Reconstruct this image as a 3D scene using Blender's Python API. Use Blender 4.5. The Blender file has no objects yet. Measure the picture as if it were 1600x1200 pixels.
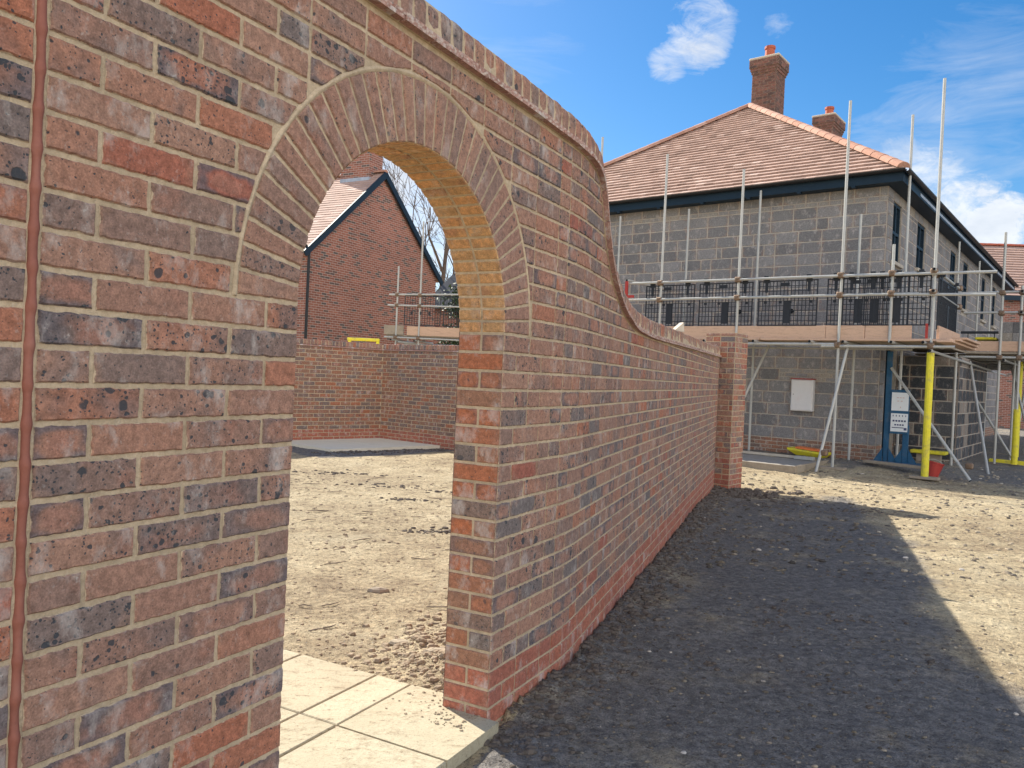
import bpy, math, random
from mathutils import Vector, Matrix, noise
R=random.Random(7)
scene=bpy.context.scene
COL=scene.collection
rad=math.radians
V=Vector

# ------------------------------------------------------------------ materials
class NT:
    def __init__(s,mat):
        s.nt=mat.node_tree; s.nt.nodes.clear()
    def n(s,t,**kw):
        nd=s.nt.nodes.new(t)
        ins=kw.pop('ins',{})
        for k,v in kw.items(): setattr(nd,k,v)
        for k,v in ins.items():
            if isinstance(v,bpy.types.NodeSocket): s.nt.links.new(v,nd.inputs[k])
            else: nd.inputs[k].default_value=v
        return nd
    def math(s,op,a,b=0.0,c=None,clamp=False):
        nd=s.nt.nodes.new('ShaderNodeMath'); nd.operation=op; nd.use_clamp=clamp
        for i,x in enumerate((a,b,c)):
            if x is None: continue
            if isinstance(x,bpy.types.NodeSocket): s.nt.links.new(x,nd.inputs[i])
            else: nd.inputs[i].default_value=x
        return nd.outputs[0]
    def vmath(s,op,a,b=(0,0,0),scale=None):
        nd=s.nt.nodes.new('ShaderNodeVectorMath'); nd.operation=op
        for i,x in enumerate((a,b)):
            if isinstance(x,bpy.types.NodeSocket): s.nt.links.new(x,nd.inputs[i])
            else: nd.inputs[i].default_value=x
        if scale is not None: nd.inputs['Scale'].default_value=scale
        return nd.outputs['Vector'] if op not in('LENGTH','DOT_PRODUCT','DISTANCE') else nd.outputs['Value']
    def mix(s,f,a,b,bt='MIX'):
        nd=s.nt.nodes.new('ShaderNodeMix'); nd.data_type='RGBA'; nd.blend_type=bt
        for k,x in ((0,f),(6,a),(7,b)):
            if isinstance(x,bpy.types.NodeSocket): s.nt.links.new(x,nd.inputs[k])
            else: nd.inputs[k].default_value=x if k==0 or len(x)==4 else (*x,1)
        return nd.outputs[2]
    def ramp(s,f,stops,mode='LINEAR'):
        nd=s.nt.nodes.new('ShaderNodeValToRGB'); cr=nd.color_ramp; cr.interpolation=mode
        while len(cr.elements)<len(stops): cr.elements.new(0.5)
        for e,(p,c) in zip(cr.elements,stops):
            e.position=p; e.color=c if len(c)==4 else (*c,1)
        s.nt.links.new(f,nd.inputs[0]); return nd.outputs[0]
    def rng(s,x,a,b,c=0.0,d=1.0,smooth=False):
        nd=s.nt.nodes.new('ShaderNodeMapRange'); nd.clamp=True
        if smooth: nd.interpolation_type='SMOOTHSTEP'
        s.nt.links.new(x,nd.inputs[0])
        for i,v in enumerate((a,b,c,d)): nd.inputs[i+1].default_value=v
        return nd.outputs[0]
    def noise(s,vec,scale,detail=2.0,rough=0.5,dist=0.0):
        nd=s.n('ShaderNodeTexNoise',ins={'Vector':vec,'Scale':scale,'Detail':detail,'Roughness':rough,'Distortion':dist})
        return nd.outputs['Fac']
    def obj(s): return s.n('ShaderNodeTexCoord').outputs['Object']
    def out(s,color,rough=0.85,metal=0.0,bump=None,bstr=0.3,bdist=0.01,spec=0.35):
        b=s.n('ShaderNodeBsdfPrincipled')
        for k,x in (('Base Color',color),('Roughness',rough),('Metallic',metal),('Specular IOR Level',spec)):
            if isinstance(x,bpy.types.NodeSocket): s.nt.links.new(x,b.inputs[k])
            else: b.inputs[k].default_value=x if k!='Base Color' or len(x)==4 else (*x,1)
        if bump is not None:
            bp=s.n('ShaderNodeBump',ins={'Strength':bstr,'Distance':bdist,'Height':bump})
            s.nt.links.new(bp.outputs[0],b.inputs['Normal'])
        o=s.n('ShaderNodeOutputMaterial'); s.nt.links.new(b.outputs[0],o.inputs[0]); return b
def newmat(name):
    m=bpy.data.materials.new(name); m.use_nodes=True; return m,NT(m)

def plain(name,col,rough=0.7,metal=0.0,var=0.25,scale=8.0,bstr=0.15,spec=0.3,stretch=None,dirt=None,dirtamt=0.5):
    m,t=newmat(name); o=t.obj()
    if stretch: o=t.vmath('MULTIPLY',o,stretch)
    n1=t.noise(o,scale,4,0.6); n2=t.noise(o,scale*7,2,0.6)
    f=t.math('ADD',t.math('MULTIPLY',n1,0.7),t.math('MULTIPLY',n2,0.3))
    lo=tuple(c*(1-var) for c in col); hi=tuple(min(1,c*(1+var)) for c in col)
    c=t.ramp(f,[(0.3,lo),(0.7,hi)])
    if dirt: c=t.mix(t.rng(n1,0.5,0.75,0,dirtamt),c,dirt)
    t.out(c,rough,metal,f,bstr,0.01,spec); return m

MORTAR=(0.60,0.475,0.325)
def brickmat(name,stops,spots=1.0,mortar=MORTAR,smear=1.0,white=0.35,flash=1.0,redp=1.0,loz=1.0):
    m,t=newmat(name)
    o=t.obj()
    at=t.n('ShaderNodeAttribute',attribute_name='bcol').outputs['Vector']
    ed=t.n('ShaderNodeAttribute',attribute_name='edge').outputs['Fac']
    sp=t.n('ShaderNodeSeparateXYZ',ins={0:at})
    r,g,b=sp.outputs[0],sp.outputs[1],sp.outputs[2]
    P=t.vmath('ADD',o,t.vmath('SCALE',at,scale=31.0))
    base=t.ramp(r,stops)
    n1=t.noise(P,7.0,3,0.55,0.3)
    # kiln flash : blue-grey and red patches
    fl=t.rng(t.math('ADD',n1,t.math('MULTIPLY',g,0.26)),0.64,0.86,0,0.75*flash,True)
    base=t.mix(fl,base,(0.175,0.14,0.13))
    n2=t.noise(t.vmath('ADD',P,(5,3,1)),9.0,2,0.5)
    rd=t.rng(t.math('ADD',n2,t.math('MULTIPLY',b,0.16)),0.66,0.80,0,0.45*redp,True)
    base=t.mix(rd,base,(0.34,0.155,0.105))
    A=lambda nm:t.n('ShaderNodeAttribute',attribute_name=nm).outputs['Vector']
    rel=t.vmath('SUBTRACT',t.n('ShaderNodeNewGeometry').outputs['Position'],A('bcen'))
    lu=t.math('ABSOLUTE',t.vmath('DOT_PRODUCT',rel,A('bu')));lv=t.math('ABSOLUTE',t.vmath('DOT_PRODUCT',rel,A('bv')))
    wn_=t.math('MULTIPLY',t.math('SUBTRACT',t.noise(t.vmath('ADD',P,(2,7,4)),16,3,.6),.5),1.1)
    box=t.math('ADD',t.math('POWER',t.math('ADD',t.math('POWER',lu,3.0),t.math('MULTIPLY',t.math('POWER',lv,3.0),.7)),.333),wn_)
    hasl=t.math('MULTIPLY',t.rng(b,.78,.84),loz)
    frame=t.math('MULTIPLY',t.rng(box,.55,.95,0,1,True),hasl)
    core_=t.math('MULTIPLY',t.rng(box,.62,.35,0,.5,True),hasl)
    base=t.mix(core_,base,(0.37,0.185,0.135))
    base=t.mix(t.math('MULTIPLY',frame,.8),base,(0.135,0.118,0.125))
    # warmer or duller arrises on the rest
    base=t.mix(t.math('MULTIPLY',t.rng(box,.8,1.15,0,.45,True),t.math('SUBTRACT',1.0,hasl)),base,(0.33,0.20,0.14))
    n3=t.noise(P,55.0,3,0.65); n4=t.noise(P,230.0,2,0.7)
    v=t.math('ADD',t.math('MULTIPLY',n3,0.9),t.math('MULTIPLY',n4,0.7))
    base=t.mix(1.0,base,t.ramp(v,[(0.5,(0.55,0.55,0.55)),(0.8,(1.0,1.0,1.0)),(1.05,(1.4,1.38,1.36))]),'MULTIPLY')
    height=t.math('MULTIPLY',v,0.5)
    if spots>0:
        tot=None
        wob=t.vmath('ADD',P,t.vmath('SCALE',t.n('ShaderNodeTexNoise',ins={'Vector':P,'Scale':40.0,'Detail':2.0}).outputs['Color'],scale=0.016))
        for sc,lo,rr,th in ((24.0,0.0,0.34,0.62),(55.0,0.0,0.34,0.42),(135.0,0.0,0.38,0.30)):
            vo=t.n('ShaderNodeTexVoronoi',ins={'Vector':wob,'Scale':sc,'Randomness':1.0})
            cr=t.n('ShaderNodeSeparateColor',ins={0:vo.outputs['Color']})
            radv=t.math('MULTIPLY',t.rng(cr.outputs[0],th,1.0,0,1),rr)
            radv=t.math('MULTIPLY',radv,t.math('ADD',t.math('MULTIPLY',g,1.0),0.35))
            d=t.math('SUBTRACT',radv,vo.outputs['Distance'])
            k=t.rng(d,0.0,0.05,0,1)
            tot=k if tot is None else t.math('MAXIMUM',tot,k)
        base=t.mix(t.math('MULTIPLY',tot,0.88*spots),base,(0.045,0.055,0.065))
        height=t.math('SUBTRACT',height,t.math('MULTIPLY',tot,0.35))
    nw=t.noise(t.vmath('MULTIPLY',P,(1,1,0.6)),11.0,5,0.7)
    base=t.mix(t.rng(nw,0.54,0.72,0,white*1.7),base,(0.62,0.56,0.51))
    nw2=t.noise(P,85,3,0.7)
    base=t.mix(t.math('MULTIPLY',t.rng(nw2,0.60,0.70,0,1),t.rng(nw,0.42,0.62,0.05,white*1.5)),base,(0.58,0.53,0.48))
    st_=t.noise(t.vmath('MULTIPLY',o,(26,26,1.6)),1.0,3,.6);sm_=t.noise(o,2.2,3,.6)
    base=t.mix(t.math('MULTIPLY',t.rng(st_,.64,.72,0,1),t.rng(sm_,.50,.66,0,.6*white*2)),base,(0.62,0.58,0.52))
    if smear>0:
        em=t.math('ADD',ed,t.math('MULTIPLY',t.math('SUBTRACT',t.noise(P,38.0,4,0.65),0.5),2.4))
        mk=t.rng(em,0.72,1.10,0,0.92*smear)
        mc=t.mix(t.noise(o,30,3),tuple(c*0.85 for c in mortar),tuple(c*1.15 for c in mortar))
        base=t.mix(mk,base,mc)
    t.out(base,0.88,0,height,0.55,0.006,0.25)
    return m
S_MAIN=[(0,(0.185,0.155,0.145)),(0.16,(0.255,0.168,0.135)),(0.38,(0.325,0.182,0.132)),(0.6,(0.36,0.208,0.148)),(0.76,(0.365,0.178,0.118)),(0.9,(0.39,0.155,0.092)),(1,(0.33,0.12,0.085))]
S_RED=[(0,(0.36,0.125,0.08)),(0.5,(0.41,0.145,0.09)),(1,(0.33,0.125,0.09))]
S_SIDE=[(0,(0.19,0.15,0.13)),(0.2,(0.29,0.16,0.105)),(0.5,(0.34,0.16,0.095)),(0.8,(0.39,0.145,0.075)),(1,(0.43,0.145,0.065))]
S_BLOCK=[(0,(0.165,0.16,0.16)),(0.3,(0.205,0.20,0.198)),(0.8,(0.265,0.255,0.25)),(0.93,(0.30,0.28,0.25)),(1,(0.36,0.31,0.25))]
def mortarmat(name,c,white=0.3):
    m,t=newmat(name); o=t.obj()
    n1=t.noise(o,6,4,0.6); n2=t.noise(o,70,4,0.7); n3=t.noise(o,260,2,0.6)
    base=t.ramp(n1,[(0.3,tuple(x*0.82 for x in c)),(0.7,tuple(min(1,x*1.18) for x in c))])
    base=t.mix(t.rng(n2,0.35,0.65,0,1),base,t.mix(1.0,base,(0.78,0.76,0.74),'MULTIPLY'))
    base=t.mix(t.rng(t.noise(o,15,4,0.7),0.6,0.75,0,white),base,(0.62,0.57,0.48))
    st_=t.noise(t.vmath('MULTIPLY',o,(26,26,1.6)),1.0,3,.6);sm_=t.noise(o,2.2,3,.6)
    base=t.mix(t.math('MULTIPLY',t.rng(st_,.64,.72,0,1),t.rng(sm_,.50,.66,0,.6*1.2)),base,(0.62,0.58,0.52))
    h=t.math('ADD',n2,t.math('MULTIPLY',n3,0.6))
    t.out(base,0.92,0,h,0.6,0.006,0.2); return m
def fieldbrick(name,a,b,mort,scale=1.0):
    """running-bond brickwork for far walls, driven by the uv map in metres"""
    m,t=newmat(name)
    uv=t.n('ShaderNodeUVMap').outputs[0]
    bt=t.n('ShaderNodeTexBrick',ins={'Vector':uv,'Color1':(0,0,0,1),'Color2':(1,1,1,1),'Mortar':(0.5,0.5,0.5,1),'Scale':1.0,'Mortar Size':0.007,'Bias':0.0,'Brick Width':0.225,'Row Height':0.075})
    bt.offset=0.5
    sv=t.n('ShaderNodeSeparateColor',ins={0:bt.outputs['Color']}).outputs[0]
    c=t.ramp(sv,[(0,(0.10,0.085,0.08)),(0.14,(0.14,0.09,0.075)),(0.22,a),(0.7,b),(1,tuple(x*1.15 for x in b))])
    n=t.noise(t.obj(),0.6,4,0.6)
    c=t.mix(1.0,c,t.ramp(n,[(0.3,(0.85,0.85,0.85)),(0.7,(1.1,1.1,1.1))]),'MULTIPLY')
    c=t.mix(bt.outputs['Fac'],c,mort)
    t.out(c,0.9,0,t.math('SUBTRACT',1.0,bt.outputs['Fac']),0.4,0.01,0.2); return m
def tilemat(name,stops):
    m,t=newmat(name); o=t.obj()
    at=t.n('ShaderNodeAttribute',attribute_name='bcol').outputs['Vector']
    r=t.n('ShaderNodeSeparateXYZ',ins={0:at}).outputs[0]
    c=t.ramp(r,stops)
    n=t.noise(t.vmath('ADD',o,t.vmath('SCALE',at,scale=9.0)),20,4,0.65)
    c=t.mix(1.0,c,t.ramp(n,[(0.3,(0.86,0.86,0.86)),(0.7,(1.12,1.12,1.12))]),'MULTIPLY')
    t.out(c,0.85,0,n,0.2,0.005,0.2); return m

M={}
M['brick']=brickmat('mottled_facing_brick',S_MAIN,1.0,flash=0.8)
M['brick_ring']=brickmat('voussoir_brick',S_MAIN,0.9,smear=0.45,white=0.25,flash=0.5,loz=0.3)
M['brick_red']=brickmat('red_plinth_brick',S_RED,0.15,loz=0.0,mortar=(0.34,0.31,0.25),smear=0.6,white=0.4,flash=0.0)
M['brick_side']=brickmat('orange_and_warm_lit_brick',S_SIDE,0.7,flash=0.5,loz=0.6)  # orange also carries the warm bounce light painted on the arch reveals
M['brick_soffit']=brickmat('bounce_lit_arch_brick',[(0,(0.36,0.22,0.11)),(0.5,(0.50,0.285,0.13)),(0.8,(0.52,0.26,0.11)),(1,(0.46,0.19,0.08))],0.5,mortar=(0.74,0.52,0.26),smear=1.5,white=0.2,flash=0.2,loz=0.0)  # golden bounce light painted into brick and mortar tint, over real mortar smear
M['brick_dark']=brickmat('dark_red_chimney_brick',[(0,(0.10,0.065,0.055)),(0.4,(0.155,0.08,0.06)),(0.8,(0.20,0.095,0.07)),(1,(0.24,0.11,0.08))],0.2,mortar=(0.34,0.25,0.19),smear=0.5,white=0.1,flash=0.4,loz=0.0)
M['mortar_dark']=mortarmat('brown_mortar',(0.30,0.22,0.17))
M['mortar']=mortarmat('sand_mortar',MORTAR)
M['mortar_grey']=mortarmat('grey_mortar',(0.34,0.325,0.28))
M['block']=brickmat('aggregate_block',S_BLOCK,0.0,loz=0.0,mortar=(0.42,0.37,0.30),smear=0.6,white=0.3,flash=0.2,redp=0.0)
M['block_dark']=brickmat('dense_dark_block',[(0,(0.055,0.06,0.068)),(0.6,(0.10,0.10,0.105)),(0.75,(0.12,0.115,0.11)),(0.88,(0.25,0.215,0.185)),(1,(0.30,0.25,0.21))],0.0,loz=0.0,mortar=(0.34,0.32,0.30),smear=0.5,white=0.2,flash=0.1,redp=0.0)
M['mortar_block']=mortarmat('block_mortar',(0.50,0.45,0.38))
M['farbrick']=fieldbrick('far_facing_brick',(0.235,0.095,0.07),(0.29,0.12,0.085),(0.42,0.35,0.30))
M['tile']=tilemat('clay_roof_tile',[(0,(0.29,0.19,0.15)),(0.1,(0.39,0.265,0.215)),(0.6,(0.45,0.305,0.245)),(0.92,(0.50,0.345,0.28)),(1,(0.60,0.45,0.38))])
M['ridge']=tilemat('orange_ridge_tile',[(0,(0.40,0.21,0.145)),(0.5,(0.47,0.26,0.185)),(1,(0.54,0.33,0.25))])
M['crease']=brickmat('clay_creasing_tile',[(0,(0.36,0.20,0.16)),(1,(0.44,0.26,0.21))],0.0,mortar=(0.62,0.53,0.44),smear=1.0,white=0.9,flash=0.1,redp=0.2,loz=0.0)
M['mastic']=plain('terracotta_mastic',(0.30,0.105,0.07),0.68,0,0.15,14,0.3,0.45,dirt=(0.33,0.16,0.12),dirtamt=0.5)
M['galv']=plain('weathered_galvanised_steel',(0.46,0.455,0.42),0.5,0.25,0.25,6,0.1,0.5,stretch=(3,3,1),dirt=(0.30,0.26,0.22),dirtamt=0.6)
M['coupler']=plain('rusty_coupler',(0.24,0.17,0.12),0.6,0.5,0.4,30,0.2,dirt=(0.20,0.09,0.04))
M['board']=plain('scaffold_board_timber',(0.60,0.40,0.28),0.8,0,0.3,5,0.3,0.2,stretch=(1,1,6),dirt=(0.32,0.22,0.16),dirtamt=0.6)
M['oldboard']=plain('weathered_timber',(0.34,0.28,0.21),0.85,0,0.3,5,0.3,0.2,dirt=(0.15,0.12,0.10))
M['black']=plain('black_plastic_mesh',(0.022,0.024,0.03),0.5,0,0.2,10)
M['navy']=plain('anthracite_blue_trim',(0.010,0.026,0.045),0.55,0,0.15,4,0.02,0.25)
M['dark']=plain('dark_void',(0.012,0.013,0.015),0.9)
M['yellow']=plain('yellow_plastic',(0.74,0.64,0.04),0.6,0,0.18,9,0.15,0.3,dirt=(0.36,0.30,0.10),dirtamt=0.85)
M['orange']=plain('orange_plastic',(0.75,0.20,0.06),0.5,0,0.1,6,0.05)
M['redp']=plain('red_plastic',(0.42,0.05,0.04),0.5,0,0.15,6,0.05)
M['white']=plain('white_painted_panel',(0.74,0.72,0.70),0.5,0,0.06,4,0.05,0.4,dirt=(0.55,0.36,0.30),dirtamt=0.25)
M['blue']=plain('blue_painted_steel',(0.015,0.085,0.17),0.5,0.1,0.3,6,0.1,dirt=(0.10,0.09,0.08),dirtamt=0.6)
M['paper']=plain('printed_notice_paper',(0.70,0.72,0.72),0.7,0,0.05,4,0.02)
M['ink']=plain('notice_ink',(0.06,0.07,0.14),0.7)
M['inkred']=plain('faded_red_ink',(0.62,0.42,0.36),0.7)
M['lead']=plain('lead_flashing',(0.42,0.45,0.50),0.5,0.3,0.25,5,0.1)
M['pot']=plain('terracotta_pot',(0.42,0.11,0.06),0.7,0,0.15,6,0.05)
M['cement']=plain('cement_flaunching',(0.55,0.48,0.38),0.9,0,0.15,8,0.2)
M['bark']=plain('tree_bark',(0.13,0.10,0.08),0.9,0,0.3,6,0.3)
M['leaf']=plain('evergreen_leaf',(0.05,0.08,0.03),0.6,0,0.4,2,0.0)
M['slate']=plain('dark_slate',(0.06,0.062,0.068),0.6,0,0.25,4,0.1)
M['rubber']=plain('black_pipe',(0.015,0.016,0.018),0.4,0,0.1,5,0.02)
M['concrete']=plain('rough_concrete',(0.30,0.28,0.255),0.9,0,0.3,3,0.4,dirt=(0.16,0.14,0.12),dirtamt=0.7)
def glass():
    m,t=newmat('window_glass'); t.out((0.02,0.03,0.04),0.06,0,None,spec=0.8); return m
M['glass']=glass()
def slabmat():
    m,t=newmat('buff_paving'); o=t.obj()
    at=t.n('ShaderNodeAttribute',attribute_name='bcol').outputs['Vector']
    r=t.n('ShaderNodeSeparateXYZ',ins={0:at}).outputs[0]
    n1=t.noise(o,3.5,5,0.6); n2=t.noise(o,60,4,0.7); n3=t.noise(t.vmath('MULTIPLY',o,(1,2.2,1)),9,6,0.75,0.6)
    c=t.ramp(t.math('ADD',t.math('MULTIPLY',n1,0.8),t.math('MULTIPLY',r,0.2)),[(0.3,(0.42,0.365,0.25)),(0.75,(0.54,0.475,0.335))])
    c=t.mix(t.rng(n2,0.42,0.62,0,0.35),c,(0.40,0.35,0.25))
    c=t.mix(t.rng(n3,0.52,0.66,0,0.7),c,(0.31,0.24,0.155))
    n5=t.noise(t.vmath('MULTIPLY',o,(1,1,1)),26,5,0.8)
    c=t.mix(t.rng(t.math('ADD',t.math('MULTIPLY',n5,.6),t.math('MULTIPLY',n1,.5)),0.60,0.70,0,0.6),c,(0.25,0.19,0.125))
    c=t.mix(t.rng(t.math('ADD',n3,n2),1.14,1.24,0,0.8),c,(0.22,0.17,0.11))
    c=t.mix(t.rng(t.noise(o,150,3,.7),.56,.64,0,.5),c,(0.22,0.18,0.13))
    t.out(c,0.9,0,t.math('ADD',n2,t.math('MULTIPLY',n3,0.8)),0.6,0.007,0.2); return m
M['slab']=slabmat()
M['paleslab']=plain('pale_concrete_slab',(0.74,0.68,0.54),0.9,0,0.12,3,0.2,dirt=(0.42,0.38,0.30),dirtamt=0.3)
def groundmat():
    m,t=newmat('sandy_hardcore_ground'); o=t.obj()
    n1=t.noise(o,0.45,5,0.6); n2=t.noise(o,3.2,5,0.65); n3=t.noise(o,22,5,0.7); n4=t.noise(o,130,3,0.7)
    c=t.ramp(t.math('ADD',t.math('MULTIPLY',n1,0.5),t.math('MULTIPLY',n2,0.5)),[(0.38,(0.32,0.25,0.165)),(0.5,(0.46,0.375,0.245)),(0.62,(0.58,0.49,0.33))])
    v=t.math('ADD',t.math('MULTIPLY',n3,0.6),t.math('MULTIPLY',n4,0.5))
    c=t.mix(1.0,c,t.ramp(v,[(0.42,(0.45,0.43,0.41)),(0.53,(1.0,1.0,1.0)),(0.66,(1.45,1.43,1.38))]),'MULTIPLY')
    sc_=t.noise(t.vmath('MULTIPLY',o,(1.0,3.2,1)),2.6,7,0.72,0.9)
    c=t.mix(t.rng(sc_,0.56,0.68,0,0.45),c,(0.24,0.185,0.125))
    c=t.mix(t.rng(t.noise(o,1.1,4,.6),0.30,0.46,0.45,0),c,(0.54,0.47,0.33))
    # wall and scaffold shade painted into the ground, plus dark soil
    dk=t.n('ShaderNodeAttribute',attribute_name='soil_shade').outputs['Fac']
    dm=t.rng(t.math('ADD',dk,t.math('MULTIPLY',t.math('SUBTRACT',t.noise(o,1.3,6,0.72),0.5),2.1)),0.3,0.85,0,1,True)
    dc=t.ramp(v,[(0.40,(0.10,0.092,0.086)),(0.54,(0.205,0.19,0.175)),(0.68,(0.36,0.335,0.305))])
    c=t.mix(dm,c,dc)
    # pale and dark chips
    vo=t.n('ShaderNodeTexVoronoi',ins={'Vector':o,'Scale':55.0})
    cc=t.n('ShaderNodeSeparateColor',ins={0:vo.outputs['Color']})
    pk=t.math('MULTIPLY',t.rng(cc.outputs[0],0.88,0.9),t.rng(vo.outputs['Distance'],0.35,0.25))
    c=t.mix(t.math('MULTIPLY',pk,0.6),c,(0.40,0.36,0.31))
    pk2=t.math('MULTIPLY',t.rng(cc.outputs[1],0.86,0.88),t.rng(vo.outputs['Distance'],0.4,0.3))
    c=t.mix(t.math('MULTIPLY',pk2,0.35),c,(0.16,0.13,0.10))
    h=t.math('ADD',t.math('MULTIPLY',n3,1.5),t.math('ADD',t.math('MULTIPLY',n4,0.6),t.math('MULTIPLY',pk,0.6)))
    t.out(c,0.95,0,h,1.0,0.03,0.15); return m
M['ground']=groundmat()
def stonemat(nm='loose_stone',k=1.0):
    m,t=newmat(nm)
    at=t.n('ShaderNodeAttribute',attribute_name='bcol').outputs['Vector']
    r=t.n('ShaderNodeSeparateXYZ',ins={0:at}).outputs[0]
    c=t.ramp(r,[(0,(0.13,0.115,0.10)),(0.35,(0.22,0.185,0.145)),(0.75,(0.34,0.28,0.20)),(0.95,(0.42,0.36,0.27)),(1,(0.55,0.5,0.44))])
    c=t.mix(1.0,c,t.ramp(t.noise(t.obj(),40,4,0.7),[(0.3,(0.7*k,0.7*k,0.7*k)),(0.7,(1.2*k,1.2*k,1.2*k))]),'MULTIPLY')
    t.out(c,0.95,0,t.noise(t.obj(),90,3),0.5,0.005,0.15); return m
M['stone']=stonemat();M['stone_dark']=stonemat('dark_loose_stone',0.55)
M['clod']=plain('dark_soil_clod',(0.12,0.10,0.085),0.95,0,0.5,30,0.8,0.1)
M['sandclod']=plain('sandy_soil_clod',(0.34,0.27,0.19),0.95,0,0.35,30,0.8,0.1)

# ------------------------------------------------------------------ mesh builder
def T(loc=(0,0,0),rz=0.0): return Matrix.Translation(V(loc))@Matrix.Rotation(rz,4,'Z')
class MB:
    def __init__(s): s.v=[];s.f=[];s.e=[];s.c=[];s.uv={};s.mi=[];s.lf={}
    def vert(s,p,e=0.0): s.v.append(tuple(p));s.e.append(e);return len(s.v)-1
    def face(s,idx,col=(0.5,0.5,0.5),uv=None,mi=0):
        s.f.append(tuple(idx));s.c.append(col);s.mi.append(mi)
        if uv: s.uv[len(s.f)-1]=uv
    def quad(s,a,b,c,d,col=(0.5,0.5,0.5),uv=None,mi=0):
        s.face([s.vert(a),s.vert(b),s.vert(c),s.vert(d)],col,uv,mi)
    def box(s,c,sz,m=None,col=None,taper=1.0,bev=0.0):
        m=m or Matrix(); col=col or (R.random(),R.random(),R.random())
        hx,hy,hz=sz[0]/2,sz[1]/2,sz[2]/2
        if bev>0:
            b=min(bev,hx*.49,hy*.49,hz*.49); pts=[]
            idx={}
            for sx in(-1,1):
                for sy in(-1,1):
                    for sz_ in(-1,1):
                        for ax in range(3):
                            q=[sx*hx,sy*hy,sz_*hz]
                            for k in range(3):
                                if k!=ax: q[k]-=(sx,sy,sz_)[k]*b
                            idx[(sx,sy,sz_,ax)]=s.vert(m@(V(c)+V(q)))
            def F(l,flip=False): s.face(l if not flip else l[::-1],col)
            for ax in range(3):
                o=[k for k in range(3) if k!=ax]
                for sg in(-1,1):
                    l=[]
                    for a,bb in((-1,-1),(1,-1),(1,1),(-1,1)):
                        k=[0,0,0];k[ax]=sg;k[o[0]]=a;k[o[1]]=bb;l.append(idx[(*k,ax)])
                    F(l,(sg<0)^(ax==1))
                for a in(-1,1):
                    for bb in(-1,1):
                        k0=[0,0,0];k0[o[0]]=a;k0[o[1]]=bb;k0[ax]=-1;k1=list(k0);k1[ax]=1
                        F([idx[(*k0,o[0])],idx[(*k1,o[0])],idx[(*k1,o[1])],idx[(*k0,o[1])]],((a*bb>0)^(ax==1)))
            for sx in(-1,1):
                for sy in(-1,1):
                    for sz_ in(-1,1):
                        F([idx[(sx,sy,sz_,0)],idx[(sx,sy,sz_,1)],idx[(sx,sy,sz_,2)]],sx*sy*sz_<0)
            return
        P=[]
        for z in(-1,1):
            k=taper if z>0 else 1
            for x,y in((-1,-1),(1,-1),(1,1),(-1,1)): P.append(s.vert(m@V((c[0]+x*hx*k,c[1]+y*hy*k,c[2]+z*hz))))
        for q in((3,2,1,0),(4,5,6,7),(0,1,5,4),(1,2,6,5),(2,3,7,6),(3,0,4,7)): s.face([P[i] for i in q],col)
    def tube(s,a,b,r,r2=None,n=8,m=None,cap=True,col=None,capmi=0):
        a=V(a);b=V(b);m=m or Matrix();r2=r if r2 is None else r2
        col=col or (R.random(),R.random(),R.random())
        d=(b-a).normalized();u=d.orthogonal().normalized();w=d.cross(u)
        A=[];B=[]
        for i in range(n):
            t=2*math.pi*i/n;q=u*math.cos(t)+w*math.sin(t)
            A.append(s.vert(m@(a+q*r)));B.append(s.vert(m@(b+q*r2)))
        for i in range(n):
            j=(i+1)%n;s.face([A[i],A[j],B[j],B[i]],col)
        if cap: s.face(A[::-1],col,mi=capmi);s.face(B,col,mi=capmi)
    def path(s,pts,rs,n=6,m=None,col=(0.5,0.5,0.5)):
        m=m or Matrix();prev=None;N=len(pts)
        u=None
        for k in range(N):
            d=(V(pts[min(k+1,N-1)])-V(pts[max(k-1,0)])).normalized()
            if u is None: u=d.orthogonal().normalized()
            else: u=(u-d*u.dot(d)).normalized()
            w=d.cross(u)
            ring=[s.vert(m@(V(pts[k])+(u*math.cos(2*math.pi*i/n)+w*math.sin(2*math.pi*i/n))*rs[k])) for i in range(n)]
            if prev:
                for i in range(n):
                    j=(i+1)%n;s.face([prev[i],prev[j],ring[j],ring[i]],col)
            else: s.face(ring[::-1],col)
            prev=ring
        s.face(prev,col)
    # a face with a raised, inset centre : outer ring carries edge=1
    def pad(s,pts,nrm,inset,rise,col,mi=0,jit=0.0):
        nrm=V(nrm);pts=[V(p) for p in pts];n=len(pts)
        cen=sum(pts,V())/n
        O=[];I=[];f0=len(s.f)
        if len(pts)>8: step=max(1,len(pts)//8)
        else: step=1
        bl=0;tv=None
        for i in range(n):
            e=pts[(i+step)%n]-pts[i]
            if e.length>bl: bl=e.length;tv=e.normalized()
        sv=nrm.cross(tv);du=[(p-cen).dot(tv) for p in pts];dv=[(p-cen).dot(sv) for p in pts]
        hu=max(.004,(max(du)-min(du))/2);hv=max(.004,(max(dv)-min(dv))/2)
        c0=cen+tv*((max(du)+min(du))/2)+sv*((max(dv)+min(dv))/2)
        for i in range(n):
            p=pts[i];a=pts[i-1];b=pts[(i+1)%n]
            e1=(p-a);e2=(b-p)
            if e1.length<1e-6 or e2.length<1e-6: e1=e1 if e1.length>1e-6 else e2; e2=e2 if e2.length>1e-6 else e1
            n1=nrm.cross(e1.normalized());n2=nrm.cross(e2.normalized())
            bis=(n1+n2)
            if bis.length<1e-4: bis=n1
            bis.normalize();k=inset/max(0.35,bis.dot(n1))
            q=p+bis*k+nrm*rise
            if (q-nrm*rise-p).length>(cen-p).length*0.9: q=p+(cen-p)*0.6+nrm*rise
            O.append(s.vert(p,1.0));I.append(s.vert(q,0.0))
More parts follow.
